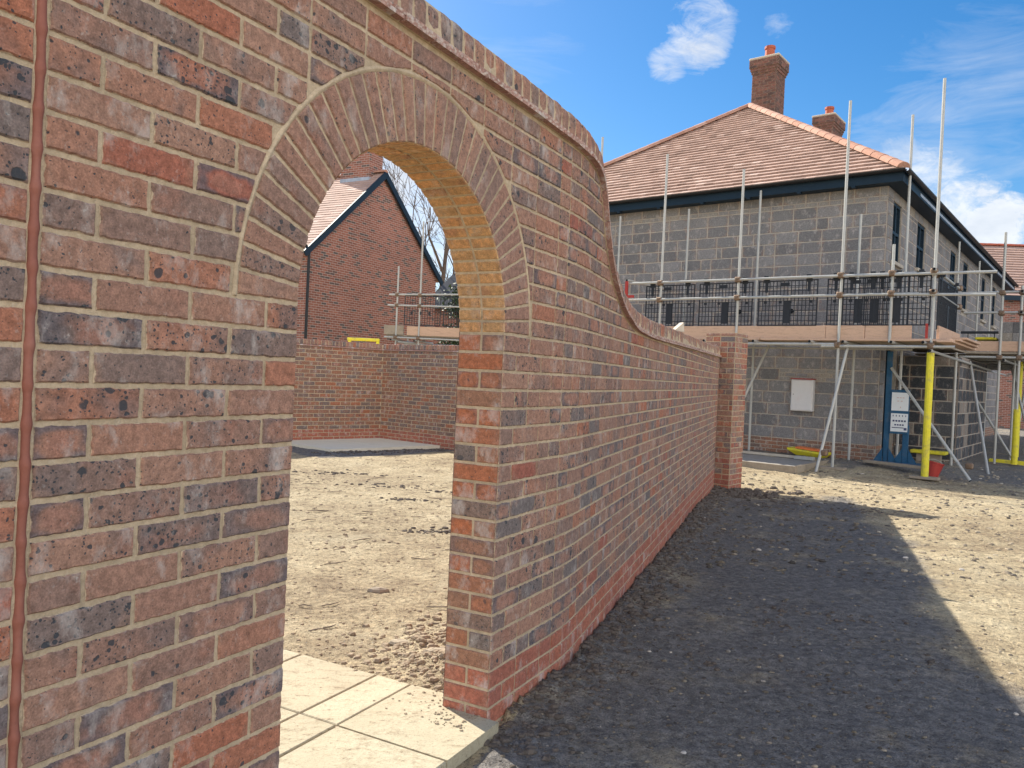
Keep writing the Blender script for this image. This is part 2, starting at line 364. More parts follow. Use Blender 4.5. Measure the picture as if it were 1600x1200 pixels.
        for i in range(n):
            j=(i+1)%n;s.face([O[i],O[j],I[j],I[i]],col,mi=mi)
        s.face(I,col,mi=mi)
        for k in range(f0,len(s.f)): s.lf[k]=(tuple(c0),tuple(tv/hu),tuple(sv/hv))
    def build(s,name,mats,parent=None,smooth=False,label=None,category=None,group=None,kind=None):
        me=bpy.data.meshes.new(name);me.from_pydata(s.v,[],s.f)
        mats=mats if isinstance(mats,(list,tuple)) else [mats]
        for m in mats: me.materials.append(m)
        me.polygons.foreach_set('material_index',s.mi)
        if any(s.e):
            at=me.attributes.new('edge','FLOAT','POINT');at.data.foreach_set('value',s.e)
        ac=me.attributes.new('bcol','FLOAT_VECTOR','FACE');ac.data.foreach_set('vector',[x for c in s.c for x in c])
        if s.lf:
            for k,nm in enumerate(('bcen','bu','bv')):
                aa=me.attributes.new(nm,'FLOAT_VECTOR','FACE');z3=((0,0,0),)*3
                aa.data.foreach_set('vector',[x for i in range(len(s.f)) for x in s.lf.get(i,z3)[k]])
        if s.uv:
            u=me.uv_layers.new(name='UVMap')
            for fi,l in s.uv.items():
                for li,uvc in zip(me.polygons[fi].loop_indices,l): u.data[li].uv=uvc
        if smooth: me.polygons.foreach_set('use_smooth',[True]*len(me.polygons))
        me.update()
        o=bpy.data.objects.new(name,me);COL.objects.link(o)
        if parent:
            o.parent=parent;o.matrix_parent_inverse=WM(parent).inverted()
        return tag(o,label,category,group,kind)
def WM(o):
    m=Matrix.Translation(o.location)@o.rotation_euler.to_matrix().to_4x4()
    if o.parent: return WM(o.parent)@o.matrix_parent_inverse@m
    return m
def tag(o,label=None,category=None,group=None,kind=None):
    if label:o['label']=label
    if category:o['category']=category
    if group:o['group']=group
    if kind:o['kind']=kind
    return o
def empty(name,loc,label,category,group=None,kind=None,rz=0):
    o=bpy.data.objects.new(name,None);COL.objects.link(o);o.location=loc;o.rotation_euler=(0,0,rz)
    o.empty_display_size=0.2
    return tag(o,label,category,group,kind)
def rc(): return (R.random(),R.random(),R.random())

# ------------------------------------------------------------------ the site plan
H=1.40; P0=(-0.0364,3.0739); TH0=rad(28.4); TH1=rad(19.4); SA,SB=0.52,0.89
def th(s):
    if s<SA:return TH0
    if s<SB:return TH0+(TH1-TH0)*(s-SA)/(SB-SA)
    return TH1
_tab=[(0.0,*P0)]
while _tab[-1][0]<9.2:
    q=_tab[-1];t=th(q[0]+.005);_tab.append((q[0]+.01,q[1]+.01*math.sin(t),q[2]+.01*math.cos(t)))
def WP(s,n,z):
    """wall coordinates: s along the wall from the right arch jamb, n out of the face, z up"""
    t=th(s)
    if s<=0: x=P0[0]+s*math.sin(TH0);y=P0[1]+s*math.cos(TH0)
    else:
        i=min(int(s/.01),len(_tab)-2);f=(s-_tab[i][0])/.01
        x=_tab[i][1]+(_tab[i+1][1]-_tab[i][1])*f;y=_tab[i][2]+(_tab[i+1][2]-_tab[i][2])*f
    return V((x+n*math.cos(t),y-n*math.sin(t),z))
def WN(s): t=th(s);return V((math.cos(t),-math.sin(t),0))
def WT(s): t=th(s);return V((math.sin(t),math.cos(t),0))
C0=(6.75,14.5);AR=rad(38.06);DR=V((math.sin(AR),math.cos(AR),0));DV=V((math.cos(AR),-math.sin(AR),0))
def HP(u,v,z): return V((C0[0],C0[1],0))+DR*u+DV*v+V((0,0,z))
MH=Matrix(((DV.x,DR.x,0,C0[0]),(DV.y,DR.y,0,C0[1]),(0,0,1,0),(0,0,0,1)))   # local (v,u,z)

# ------------------------------------------------------------------ ground
def gz(x,y):
    z=0.0
    z-=0.07*math.exp(-((x-3.0)**2+(y-10.9)**2)/6.0)
    f=min(1,max(0,(y-11.5)/2.5))*min(1,max(0,(x-.5)/2.5));z+=0.06*f*(3-2*f)*f if f<1 else 0.06
    uq=(x-C0[0])*DR.x+(y-C0[1])*DR.y;vq=(x-C0[0])*DV.x+(y-C0[1])*DV.y
    if y>10: f=min(1,max(0,(uq+1.25)/.7));z+=.09*f*f*(3-2*f)*math.exp(-((vq-.3)/1.7)**2 if vq>.3 else 0)
    # heap of spoil just through the arch on the right
    z+=0.13*math.exp(-(((x+0.12)**2+(y-3.95)**2)/0.10))*(0.6+0.8*noise.noise(V((x*6,y*6,0))))
    nz=noise.noise(V((x*.5,y*.5,3)))*.03+noise.noise(V((x*1.9,y*1.9,7)))*.016+noise.noise(V((x*6,y*6,1)))*.008
    if y<14: nz+=noise.noise(V((x*17,y*17,1)))*.0055+noise.noise(V((x*40,y*40,5)))*.003
    if 3.3<y<14:
        nz+=.007*noise.noise(V((x*.9+y*.4,y*5.5,11)))+.005*noise.noise(V((x*2.5-y*1.2,y*11,4)))
        # wheel ruts crossing the open ground on the right
        q=(x*.62+y*.78)
        for c_ in(9.6,10.9):
            d_=abs(q-c_-.25*noise.noise(V((x*.4,y*.4,2))))
            if d_<.22 and x>1.5: nz-=.02*(1-(d_/.22)**2)*(.7+.5*math.sin(x*42));
            elif d_<.34 and x>1.5: nz+=.008
    if y>60 or abs(x)>40: nz=0
    # clods of loose soil along the foot of the wall
    best=9
    if -1<x<4 and 2.5<y<12.5:
        dx=x-P0[0];dy=y-P0[1]
        if dy<.9: n=dx*math.cos(TH0)-dy*math.sin(TH0)
        else:
            q=WP(.95,0,0);n=(x-q.x)*math.cos(TH1)-(y-q.y)*math.sin(TH1)
        if 0<n<.6 and dy>0.1:
            nz+=max(0,(.6-n)/.6)**2*(.03+.05*abs(noise.noise(V((x*7,y*7,9)))))
        elif -.3<n<=0: nz-=0.02
    return z+nz
def lines(spec):
    out=[];
    for a,b,st in spec:
        x=a
        while x<b-1e-6: out.append(x);x+=st
    out.append(spec[-1][1]);return out
def build_ground():
    xs=lines([(-400,-60,40),(-60,-20,8),(-20,-6,1),(-6,-1.6,.08),(-1.6,3.4,.026),(3.4,8,.06),(8,16,.25),(16,60,4),(60,400,40)])
    ys=lines([(-60,0,10),(0,2.2,.2),(2.2,5.2,.024),(5.2,9,.045),(9,15,.08),(15,24,.25),(24,60,4),(60,700,40)])
    mb=MB();nx=len(xs)
    soil_shade=[]
    for y in ys:
        for x in xs:
            mb.v.append((x,y,gz(x,y)));mb.e.append(0.0)
    for j in range(len(ys)-1):
        for i in range(nx-1):
            a=j*nx+i;mb.f.append((a,a+1,a+1+nx,a+nx));mb.c.append((.5,.5,.5));mb.mi.append(0)
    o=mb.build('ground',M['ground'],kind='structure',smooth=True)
    at=o.data.attributes.new('soil_shade','FLOAT','POINT')
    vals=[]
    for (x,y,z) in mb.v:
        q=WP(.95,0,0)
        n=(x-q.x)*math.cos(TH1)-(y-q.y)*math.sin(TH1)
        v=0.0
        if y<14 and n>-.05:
            edge=2.1+0.35*noise.noise(V((x*.3,y*.35,0)))  # painted wall shade, ending near the cast shadow's edge
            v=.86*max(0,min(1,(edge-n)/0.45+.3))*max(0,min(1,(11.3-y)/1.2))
        # dark soil strip by the far patio; scaffold shade painted on the yard
        rx,ry=x+2.60,y-15.76;aa=-(rx*.736+ry*.677);bb=rx*.777-ry*.629
        if -1.2<aa<2.75 and -.1<bb<2.15: v=max(v,1.1)
        uu=(x-C0[0])*DR.x+(y-C0[1])*DR.y
        if uu>-1.75 and x>4: v=max(v,min(.85,(uu+1.75)*.8))
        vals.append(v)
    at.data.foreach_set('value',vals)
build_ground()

# paving path through the arch, laid on the wall's own grid (s along, n across)
def slab_mesh(mb,s0,s1,n0,n1,top,th_,g=.004):
    c=rc();P=lambda s,n,z:WP(0,0,z)+WT(0)*s+WN(0)*n
    a=[(s0+g,n0+g),(s1-g,n0+g),(s1-g,n1-g),(s0+g,n1-g)]
    k=.004
    up=[P(s+(k if s<(s0+s1)/2 else -k),n+(k if n<(n0+n1)/2 else -k),top) for s,n in a]
    md=[P(s,n,top-k) for s,n in a];lo=[P(s,n,top-th_) for s,n in a]
    U=[mb.vert(p) for p in up];Md=[mb.vert(p) for p in md];L=[mb.vert(p) for p in lo]
    mb.face(U[::-1],c)
    for i in range(4):
        j=(i+1)%4;mb.face([U[i],U[j],Md[j],Md[i]],c);mb.face([Md[i],Md[j],L[j],L[i]],c)
def lslab(mb,a,m_,b,n1,n2,n3,zt):
    P=lambda s,n,z:WP(0,0,z)+WT(0)*s+WN(0)*n
    c=rc();g=.004;pts=[(a+g,n1+g),(b-g,n1+g),(b-g,n2),(m_,n2),(m_,n3-g),(a+g,n3-g)]
    U=[mb.vert(P(x,y,zt)) for x,y in pts];L=[mb.vert(P(x,y,zt-.05)) for x,y in pts];mb.face(U[::-1],c)
    for i in range(6): j=(i+1)%6;mb.face([U[i],U[j],L[j],L[i]],c)
mb=MB()
ns=[.055,-.443,-.63,-1.07,-1.5,-1.95,-2.4]
for i in range(len(ns)-1):
    s=.115 if i>0 else .0
    k=0;cuts=[.112,-.37,-.82,-1.27,-1.72]
    for a,b in zip(cuts[1:],cuts[:-1]):
        zt=.055+R.uniform(-.0015,.0015)
        if i==0 and b>0:
            lslab(mb,a,-.002,b,ns[1],-.2,ns[0],zt);continue
        slab_mesh(mb,a,b,ns[i+1],ns[i],zt,.05)
mb.build('path',M['slab'],kind='structure')
# bedding below the slabs
mb=MB()
P=lambda s,n,z:WP(0,0,z)+WT(0)*s+WN(0)*n
for a,b,c,d in((-1.72,.1,-2.38,-.46),):
    mb.quad(P(a,c,.049),P(b,c,.049),P(b,d,.049),P(a,d,.049))
mb.quad(P(-1.72,-.46,.0488),P(-.01,-.46,.0488),P(-.01,.045,.0488),P(-1.72,.045,.0488))
mb.build('path_bedding',M['sandclod'],kind='structure')
# patio in the far garden corner (two big pale slabs)
def flat(name,pts,z,thk,mat,kind='structure',**k):
    mb=MB();U=[mb.vert((x,y,z)) for x,y in pts];L=[mb.vert((x,y,z-thk)) for x,y in pts]
    mb.face(U,rc());n=len(pts)
    for i in range(n): j=(i+1)%n;mb.face([U[j],U[i],L[i],L[j]],rc())
    return mb.build(name,mat,kind=kind,**k)
ga=V((-2.60,15.76));d1=V((math.sin(rad(47.4)),math.cos(rad(47.4))));d2=V((math.sin(rad(129)),math.cos(rad(129))))
def GP(a,b): q=ga-d1*a+d2*b;return (q.x,q.y)
for a0,a1 in((.03,1.05),(1.07,2.3)):
    pass
flat('patio',[GP(.02,1.70),GP(1.10,1.70),GP(1.10,.02),GP(.02,.02)][::-1],.05,.08,M['paleslab'])
flat('patio',[GP(1.112,1.72),GP(2.32,1.72),GP(2.32,.02),GP(1.112,.02)][::-1],.048,.08,M['paleslab'])

# ------------------------------------------------------------------ arch wall
CO=.0738;ZR=.236;SPR=1.566;AC=-.5635;AI=.5635;AE=.772
def interp(pts,x):
    if x<=pts[0][0]:return pts[0][1]
    for i in range(len(pts)-1):
        if x<=pts[i+1][0]:
            p1,p2=pts[i],pts[i+1];p0=pts[max(i-1,0)];p3=pts[min(i+2,len(pts)-1)]
            h=p2[0]-p1[0];t=(x-p1[0])/h
            m1=(p2[1]-p0[1])/(p2[0]-p0[0]) if p2[0]!=p0[0] else 0
            m2=(p3[1]-p1[1])/(p3[0]-p1[0])
            sl=(p2[1]-p1[1])/h
            if sl==0:m1=m2=0
            return (2*t**3-3*t*t+1)*p1[1]+(t**3-2*t*t+t)*h*m1+(-2*t**3+3*t*t)*p2[1]+(t**3-t*t)*h*m2
    return pts[-1][1]
TOPP=[(-4,2.46),(0,2.462),(.4,2.458),(.75,2.447),(.93,2.425),(1.01,2.385),(1.07,2.31),(1.17,2.15),(1.35,1.975),(1.65,1.828),(2.05,1.740),(2.5,1.718),(3,1.716),(4.2,1.735),(8.8,1.80)]
def top(s): return interp(TOPP,s)
def clip(poly,px,pz,nx,nz):
    out=[];n=len(poly)
    d=lambda q:(q[0]-px)*nx+(q[1]-pz)*nz
    for i in range(n):
        a,b=poly[i],poly[(i+1)%n];da,db=d(a),d(b)
        if da>=0:out.append(a)
        if (da>=0)!=(db>=0):
            t=da/(da-db);out.append((a[0]+(b[0]-a[0])*t,a[1]+(b[1]-a[1])*t))
    return out
def area(p): return abs(sum(p[i][0]*p[(i+1)%len(p)][1]-p[(i+1)%len(p)][0]*p[i][1] for i in range(len(p))))/2
def cen(p): return (sum(q[0] for q in p)/len(p),sum(q[1] for q in p)/len(p))
def clip_arch(poly,r=AE+.011):
    for _ in range(2):
        if len(poly)<3:return []
        base=poly
    # only above springing
    c=cen(poly)
    if c[1]<SPR-.03 or math.hypot(c[0]-AC,c[1]-SPR)>r+.35:return poly
    res=poly
    for _ in range(3):
        c=cen(res);a=math.atan2(max(0,c[1]-SPR),c[0]-AC);nx,nz=math.cos(a),math.sin(a)
        res=clip(poly,AC+nx*(r-.002),SPR+nz*(r-.002),nx,nz)
        if len(res)<3 or area(res)<.0009:return []
    return res
def clip_top(poly):
    res=poly
    c=cen(poly)
    if max(q[1] for q in poly)<min(top(q[0]) for q in poly)-.03:return poly
    for k in range(3):
        c=cen(res);s=c[0]
        # nearest point on the top curve
        best=min(((s+d/100.-c[0])**2+(top(s+d/100.)-c[1])**2,s+d/100.) for d in range(-22,23,2))[1]
        g=(top(best+.01)-top(best-.01))/.02;L=math.hypot(g,1);nx,nz=g/L,-1/L
        res=clip(poly,best,top(best)-.006,nx,nz)
        if len(res)<3 or area(res)<.0008:return []
    return res
def wobble(poly,step,amp,seed):
    out=[];n=len(poly)
    for i in range(n):
        a,b=poly[i],poly[(i+1)%n];L=math.hypot(b[0]-a[0],b[1]-a[1]);k=max(1,int(L/step))
        for j in range(k):
            t=j/k;x=a[0]+(b[0]-a[0])*t;z=a[1]+(b[1]-a[1])*t
            dx=noise.noise(V((x*55,z*55,seed)))*amp*2+noise.noise(V((x*140,z*140,seed)))*amp
            dz=noise.noise(V((x*55+9,z*55,seed+5)))*amp*2+noise.noise(V((x*140,z*140,seed+7)))*amp
            out.append((x+dx,z+dz))
    return out
def face_brick(mb,poly,col,n0=-.004,rise=.0055,inset=.004,mi=0,hi=None):
    """poly in wall (s,z) going round so that the normal points out of the wall"""
    s_,z_=cen(poly)
    if area(poly)<=0:return
    a2=sum(poly[i][0]*poly[(i+1)%len(poly)][1]-poly[(i+1)%len(poly)][0]*poly[i][1] for i in range(len(poly)))
    if a2<0:poly=poly[::-1]
    if hi is None: hi=-2.3<s_<1.3
    if hi: poly=wobble(poly,.011,.0013,col[0]*50)
    mb.pad([WP(s,n0,z) for s,z in poly],WN(s_),inset,rise+col[2]*.0018-.001,col,mi)
def new_col(s,z):
    """colour seeds : a bit more red left of the movement joint"""
    r=R.random()
    if s<-1.82: r=R.choice([.05,.1,.2,.45,.85,.9,.97,.8,.3])
    elif r>.88: r=R.uniform(.72,1)
    else: r=R.uniform(.12,.72) if R.random()>.10 else R.uniform(0,.14)
    return (r,R.random(),R.random())
def build_arch_wall():
    root=empty('brick_garden_wall',WP(0,-.1,0),'tall mottled brick garden wall with arched opening, curved swept top and brick on edge coping','wall')
    S0,S1=-3.4,8.6
    # ---- mortar core
    core=MB()
    ss=[]
    x=S0
    while x<S1:
        ss.append(x)
        if AC-AI-.02<x<.02: x+=.01
        elif x<1.0: x+=.02
        elif x<2.6:x+=.025
        else:x+=.2
    for ex in(AC-AI,0.0): ss.append(ex)
    ss=sorted(set(round(q,4) for q in ss))+[S1]
    ri=AI+.004
    def bot(s):
        d=abs(s-AC)
        if d>=ri-1e-6:return None
        return SPR+math.sqrt(max(0,ri*ri-d*d))
    nf,nb=-.0048,-.2105
    for a,b in zip(ss[:-1],ss[1:]):
        m=(a+b)/2;inside=abs(m-AC)<AI
        za=zb=-.35
        if inside: za=bot(a) or SPR;zb=bot(b) or SPR
        ta,tb=top(a)+.003,top(b)+.003
        for n,fl in((nf,0),(nb,1)):
            q=[WP(a,n,za),WP(b,n,zb),WP(b,n,tb),WP(a,n,ta)]
            uv=[(a,za),(b,zb),(b,tb),(a,ta)]
            if fl: q=q[::-1];uv=uv[::-1]
            core.quad(*q,uv=uv,mi=1 if fl else 0)
        core.quad(WP(a,nf,ta),WP(b,nf,tb),WP(b,nb,tb),WP(a,nb,ta))
        if inside: core.quad(WP(a,nb,za),WP(b,nb,zb),WP(b,nf,zb),WP(a,nf,za))
    for s,fl in((0.0+.0035,0),(AC-AI-.0035,1)):
        q=[WP(s,nf,-.35),WP(s,nb,-.35),WP(s,nb,SPR+.075),WP(s,nf,SPR+.075)]
        core.quad(*(q if fl else q[::-1]))
    q=[WP(S1,nf,-.35),WP(S1,nb,-.35),WP(S1,nb,top(S1)),WP(S1,nf,top(S1))];core.quad(*q[::-1])
    core.build('mortar_bed',[M['mortar'],M['farbrick']],root)
    # ---- facing bricks
    fb=MB();red=MB()
    g=.0050
    def row(k): return ZR+k*CO+g,ZR+(k+1)*CO-g
    def put(a,b,k):
        z0,z1=row(k);poly=[(a,z0),(b,z0),(b,z1),(a,z1)]
        poly=clip_arch(poly)
        if len(poly)<3:return
        if k>16: poly=clip_top(poly)
        if len(poly)<3:return
        t=(k<0)
        col=rc() if t else new_col(a,z0)
        face_brick(red if t else fb,poly,col)
        return col
    j=.0095;Sb=.215;Hb=.1025
    for k in range(-6,32):
        odd=k%2!=0
        zc=ZR+(k+.5)*CO
        # left of the movement joint
        x=-1.835
        first=True
        while x>S0:
            w=Hb if (first and odd) else Sb
            put(x-w,x,k);x-=w+j;first=False
        # panel between movement joint and arch, carried over the crown
        lim=-1.127 if zc<SPR else None
        x=-1.8065;seq=[Hb,Sb,Sb,Hb] if odd else [Sb,Sb,Sb]
        tot=sum(seq)+j*(len(seq)-1);sc=(1.8065-1.127)/tot
        if zc<SPR-.02:
            for i,w in enumerate(seq):
                if i==len(seq)-1: break
                put(x,x+w*sc,k);x+=(w+j)*sc
            # corner brick at the left jamb (front + reveal side)
            w=seq[-1]*sc;z0,z1=row(k);c=put(x,x+w,k)
            side_brick(fb if k>=0 else red,-1.127,-1,z0,z1,odd,c)
        else:
            for w in seq: put(x,x+w*sc,k);x+=(w+j)*sc
            while x<.557-.06:
                w=min(Sb,.552-x)
                if w>.04: put(x,x+w,k)
                x+=w+j
        # right jamb panel up to the straight joint
        if zc<SPR-.02:
            x=0;seq=[Hb,Sb,Sb] if not odd else [Sb,Sb,Hb]
            tot=sum(seq)+j*2;sc=.552/tot
            for i,w in enumerate(seq):
                if i and w==Sb and R.random()<.22:
                    put(x,x+(w-j)/2*sc,k);put(x+(w+j)/2*sc,x+w*sc,k)
                    x+=(w+j)*sc;continue
                c=put(x,x+w*sc,k)
                if i==0: side_brick(fb if k>=0 else red,0.0,1,*row(k),not odd,c)
                x+=(w+j)*sc
        # swept and straight low wall beyond the joint
        x=.5625+(0 if odd else 0)
        if odd: put(x,x+Hb,k);x+=Hb+j
        while x<S1-.03:
            w=min(Sb,S1-.002-x)
            if zc-.05<top(x) or zc-.05<top(x+w):
                if w>.2 and (R.random()<.3 if x<3 else R.random()<.4):
                    put(x,x+(w-j)/2,k);put(x+(w+j)/2,x+w,k)
                elif w>.03: put(x,x+w,k)
            x+=w+j
    global _fb,_red
    fb.build('facing_bricks',M['brick'],root);red.build('plinth_bricks',M['brick_red'],root)
    rv.build('reveal_bricks',M['brick_side'],root);rvr.build('reveal_plinth_bricks',M['brick_red'],root)
    # wall end bricks
    eb=MB()
    for k in range(-4,21):
        z0,z1=row(k);q=[WP(S1,-.003,z0),WP(S1,-.212,z0),WP(S1,-.212,z1),WP(S1,-.003,z1)]
        eb.pad(q[::-1],WT(S1),.004,.004,new_col(1,1))
    eb.build('end_bricks',M['brick'],root)
    # ---- arch ring
    ar=MB();N=37;jt=.0098
    sof=MB()
    for i in range(N):
        a0=math.pi*i/N;a1=math.pi*(i+1)/N;ac=(a0+a1)/2
        def pt(r,a,sg): 
            aa=a+sg*jt/2/r;return (AC+r*math.cos(aa),SPR+r*math.sin(aa))
        poly=[pt(AI+.003,a0,1),pt(AE-.004,a0,1),pt(AE-.004,a1,-1),pt(AI+.003,a1,-1)]
        col=(R.uniform(.15,.62),R.uniform(.0,.8),R.uniform(0,.7))
        poly=[p for p in poly]
        face_brick(ar,poly,col,hi=True)
        # soffit faces
        for n0,n1 in((-.003,-.103),(-.112,-.2125)):
            pa=pt(AI+.003,a0,1);pb=pt(AI+.003,a1,-1)
            nr=WT(0)*(-math.cos(ac))+V((0,0,-math.sin(ac)))
            q=[WP(pa[0],n0,pa[1]),WP(pb[0],n0,pb[1]),WP(pb[0],n1,pb[1]),WP(pa[0],n1,pa[1])]
            if (q[1]-q[0]).cross(q[2]-q[1]).dot(nr)<0:q=q[::-1]
            sof.pad(q,nr,.004,.0035,(R.uniform(.2,.8),R.random()*.6,R.random()))
    ar.build('arch_ring',M['brick_ring'],root);sof.build('arch_soffit',M['brick_soffit'],root)
    # mortar collar round the ring: slightly proud, uneven
    cm=MB();prev=None
    for i in range(0,181):
        a=math.pi*i/180;w=.0042+.0018*noise.noise(V((i*.35,1,1)));rr=AE+.004+.0015*noise.noise(V((i*.5,4,1)))
        ring=[]
        for dr,dn in((-w-.004,-.004),(-w*.5,.0012),(w*.5,.0014),(w+.004,-.004)):
            r=rr+dr;ring.append(cm.vert(WP(AC+r*math.cos(a),dn,SPR+r*math.sin(a))))
        if prev:
            for q in range(3): cm.face([prev[q],prev[q+1],ring[q+1],ring[q]])
        prev=ring
    cm.build('ring_mortar',M['mortar'],root,smooth=True)
    # ---- coping along the swept top
    # arc-length table of the top curve
    pts=[];s=S0
    while s<=S1+.035: pts.append((s,top(s)));s+=.005
    L=[0]
    for a,b in zip(pts[:-1],pts[1:]): L.append(L[-1]+math.hypot(b[0]-a[0],b[1]-a[1]))
    import bisect
    def at(l):
        i=min(max(bisect.bisect(L,l)-1,0),len(pts)-2);f=(l-L[i])/(L[i+1]-L[i]) if L[i+1]>L[i] else 0
        a,b=pts[i],pts[i+1];k0=max(i-6,0);k1=min(i+7,len(pts)-1)
        tx,tz=pts[k1][0]-pts[k0][0],pts[k1][1]-pts[k0][1];m=math.hypot(tx,tz)
        return a[0]+(b[0]-a[0])*f,a[1]+(b[1]-a[1])*f,tx/m,tz/m
    def lp(l,h): s,z,tx,tz=at(l);return (s-tz*h,z+tx*h)
    cr=MB();l=0;tot=L[-1]
    for layer,(h0,h1,pr) in enumerate(((.001,.0135,.031),(.0175,.030,.024))):
        l=-.05*layer
        while l<tot:
            a=max(l,0);b=min(l+.162,tot)
            if b-a>.02:
                prj=pr+R.uniform(-.003,.003);c=rc();n_=4
                for q in range(n_):
                    la=a+.003+(b-a-.006)*q/n_;lb=a+.003+(b-a-.006)*(q+1)/n_
                    A0,B0,B1,A1=lp(la,h0),lp(lb,h0),lp(lb,h1),lp(la,h1)
                    f=lambda p,n:WP(p[0],n,p[1])
                    E=lambda p,n,e:cr.vert(WP(p[0],n,p[1]),e)
                    for n,fl in((prj,0),(-.215-prj,1)):
                        id_=[E(A0,n,.9),E(B0,n,.4),E(B1,n,.9),E(A1,n,.4)]
                        cr.face(id_ if not fl else id_[::-1],c)
                    cr.face([E(A0,-.215-prj,.2),E(B0,-.215-prj,.2),E(B0,prj,.2),E(A0,prj,.2)],c)
                    cr.face([E(A1,prj,.8),E(B1,prj,.8),E(B1,-.215-prj,.6),E(A1,-.215-prj,.6)],c)
                    if q in(0,n_-1):
                        p0,p1=(A0,A1) if q==0 else (B0,B1)
                        cr.face([E(p0,prj,.6),E(p1,prj,.6),E(p1,-.24,.6),E(p0,-.24,.6)],c)
            l+=.165
    cr.build('creasing_tiles',M['crease'],root)
    # mortar between tiles and below the brick on edge
    mm=MB();prev=None;l=0
    while l<=tot:
        bulge=.004*noise.noise(V((l*9,2,2)))
        blob=max(0,noise.noise(V((l*23,8,2)))-.35)*.03
        s,z,_,_=at(l);ring=[]
        for h,n in((.0,.002),(.014,.018+bulge+blob),(.029,.013+bulge),(.040,.004),(.128,-.0035),(.128,-.2115),(.04,-.219),(.0,-.219)):
            p=lp(l,h);ring.append(mm.vert(WP(p[0],n,p[1])))
        if prev:
            for q in range(8): r2=(q+1)%8;mm.face([prev[q],prev[r2],ring[r2],ring[q]])
        else: mm.face(ring[::-1])
        prev=ring;l+=.012
    mm.face(prev)
    mm.build('coping_mortar',M['mortar'],root)
    # brick on edge, one brick each, rounded tops
    cb=MB();l=.0
    while l<tot-.03:
        w=.063+R.uniform(-.002,.002);c=new_col(0,0);c=(c[0]*.9+.05,c[1]*.7,c[2])
        h0=.036;h1=.136+R.uniform(-.0035,.003);dn=R.uniform(-.003,.003)
        far=at(l)[0]>3.2
        prof=[(h0,.004),(h1-.030,.004),(h1-.012,-.001),(h1-.003,-.010),(h1,-.026),(h1,-.190),(h1-.006,-.207),(h1-.028,-.219),(h0,-.219)] if not far else [(h0,.003),(h1-.012,.001),(h1,-.014),(h1,-.2),(h1-.012,-.218),(h0,-.219)]
        nc=len(prof)
        # rounded across its width too
        prev=None
        xs=[(0,.004),(.0055,.0),(w/2,-.0012),(w-.0055,.0),(w,.004)] if not far else [(0,.003),(.008,0),(w-.008,0),(w,.003)]
        rings=[]
        for x,dr in xs:
            ring=[]
            for h,n in prof:
                hh=h-dr*(1 if h>h0+.01 else 0);nn=n+(-dr if n>-.1 else dr)+dn
                p=lp(l+x,hh);ring.append(cb.vert(WP(p[0],nn,p[1]),1.0 if x in(0,w) else 0.0))
            rings.append(ring)
        for A,B in zip(rings[:-1],rings[1:]):
            for q in range(nc-1): cb.face([A[q],B[q],B[q+1],A[q+1]],c)
        cb.face(rings[0],c);cb.face(rings[-1][::-1],c)
        l+=w+.0105
    cb.build('coping_bricks',M['brick'],root)
    # ---- terracotta mastic in the movement joint
    ms=MB();prev=None;z=-.1
    while z<2.46:
        k=(z-ZR)/CO;fr=abs((k%1)-0)if (k%1)<.5 else 1-(k%1)
        blob=.0022*math.exp(-(fr/.16)**2)
        w=.0095+.0016*noise.noise(V((0,0,z*14)))+blob;cx=-1.821+.0025*noise.noise(V((3,0,z*9)))
        hgt=.0052+.002*noise.noise(V((7,0,z*20)))+blob
        ring=[ms.vert(WP(cx+a*w,-.005+hgt*b*1.7,z)) for a,b in((-1,-.3),(-.8,.55),(-.3,.95),(.15,1.0),(.6,.75),(1,-.3))]
        if prev:
            for q in range(5): ms.face([prev[q],prev[q+1],ring[q+1],ring[q]])
        prev=ring;z+=.006
    ms.build('mastic_joint',M['mastic'],root,smooth=True)
    return root
rv=MB();rvr=MB()
def side_brick(mb_,s,sg,z0,z1,stretcher,col):
    """bricks showing on the arch reveals: stretcher = one long face, else two headers"""
    t=z1<ZR
    mb=rvr if t else rv
    spans=[(-.004,-.211)] if stretcher else [(-.004,-.103),(-.112,-.211)]
    for i,(a,b) in enumerate(spans):
        q=[WP(s,a,z0),WP(s,b,z0),WP(s,b,z1),WP(s,a,z1)];nr=WT(0)*(-sg)
        if (q[1]-q[0]).cross(q[2]-q[1]).dot(nr)<0:q=q[::-1]
        c=(R.uniform(.25,1),R.random()*.6,R.random())
        if R.random()<.12:c=(R.uniform(0,.15),.8,0)
        off=WT(0)*(sg*.004)
        mb.pad([p+off for p in q],nr,.004,.0055,c)
build_arch_wall()

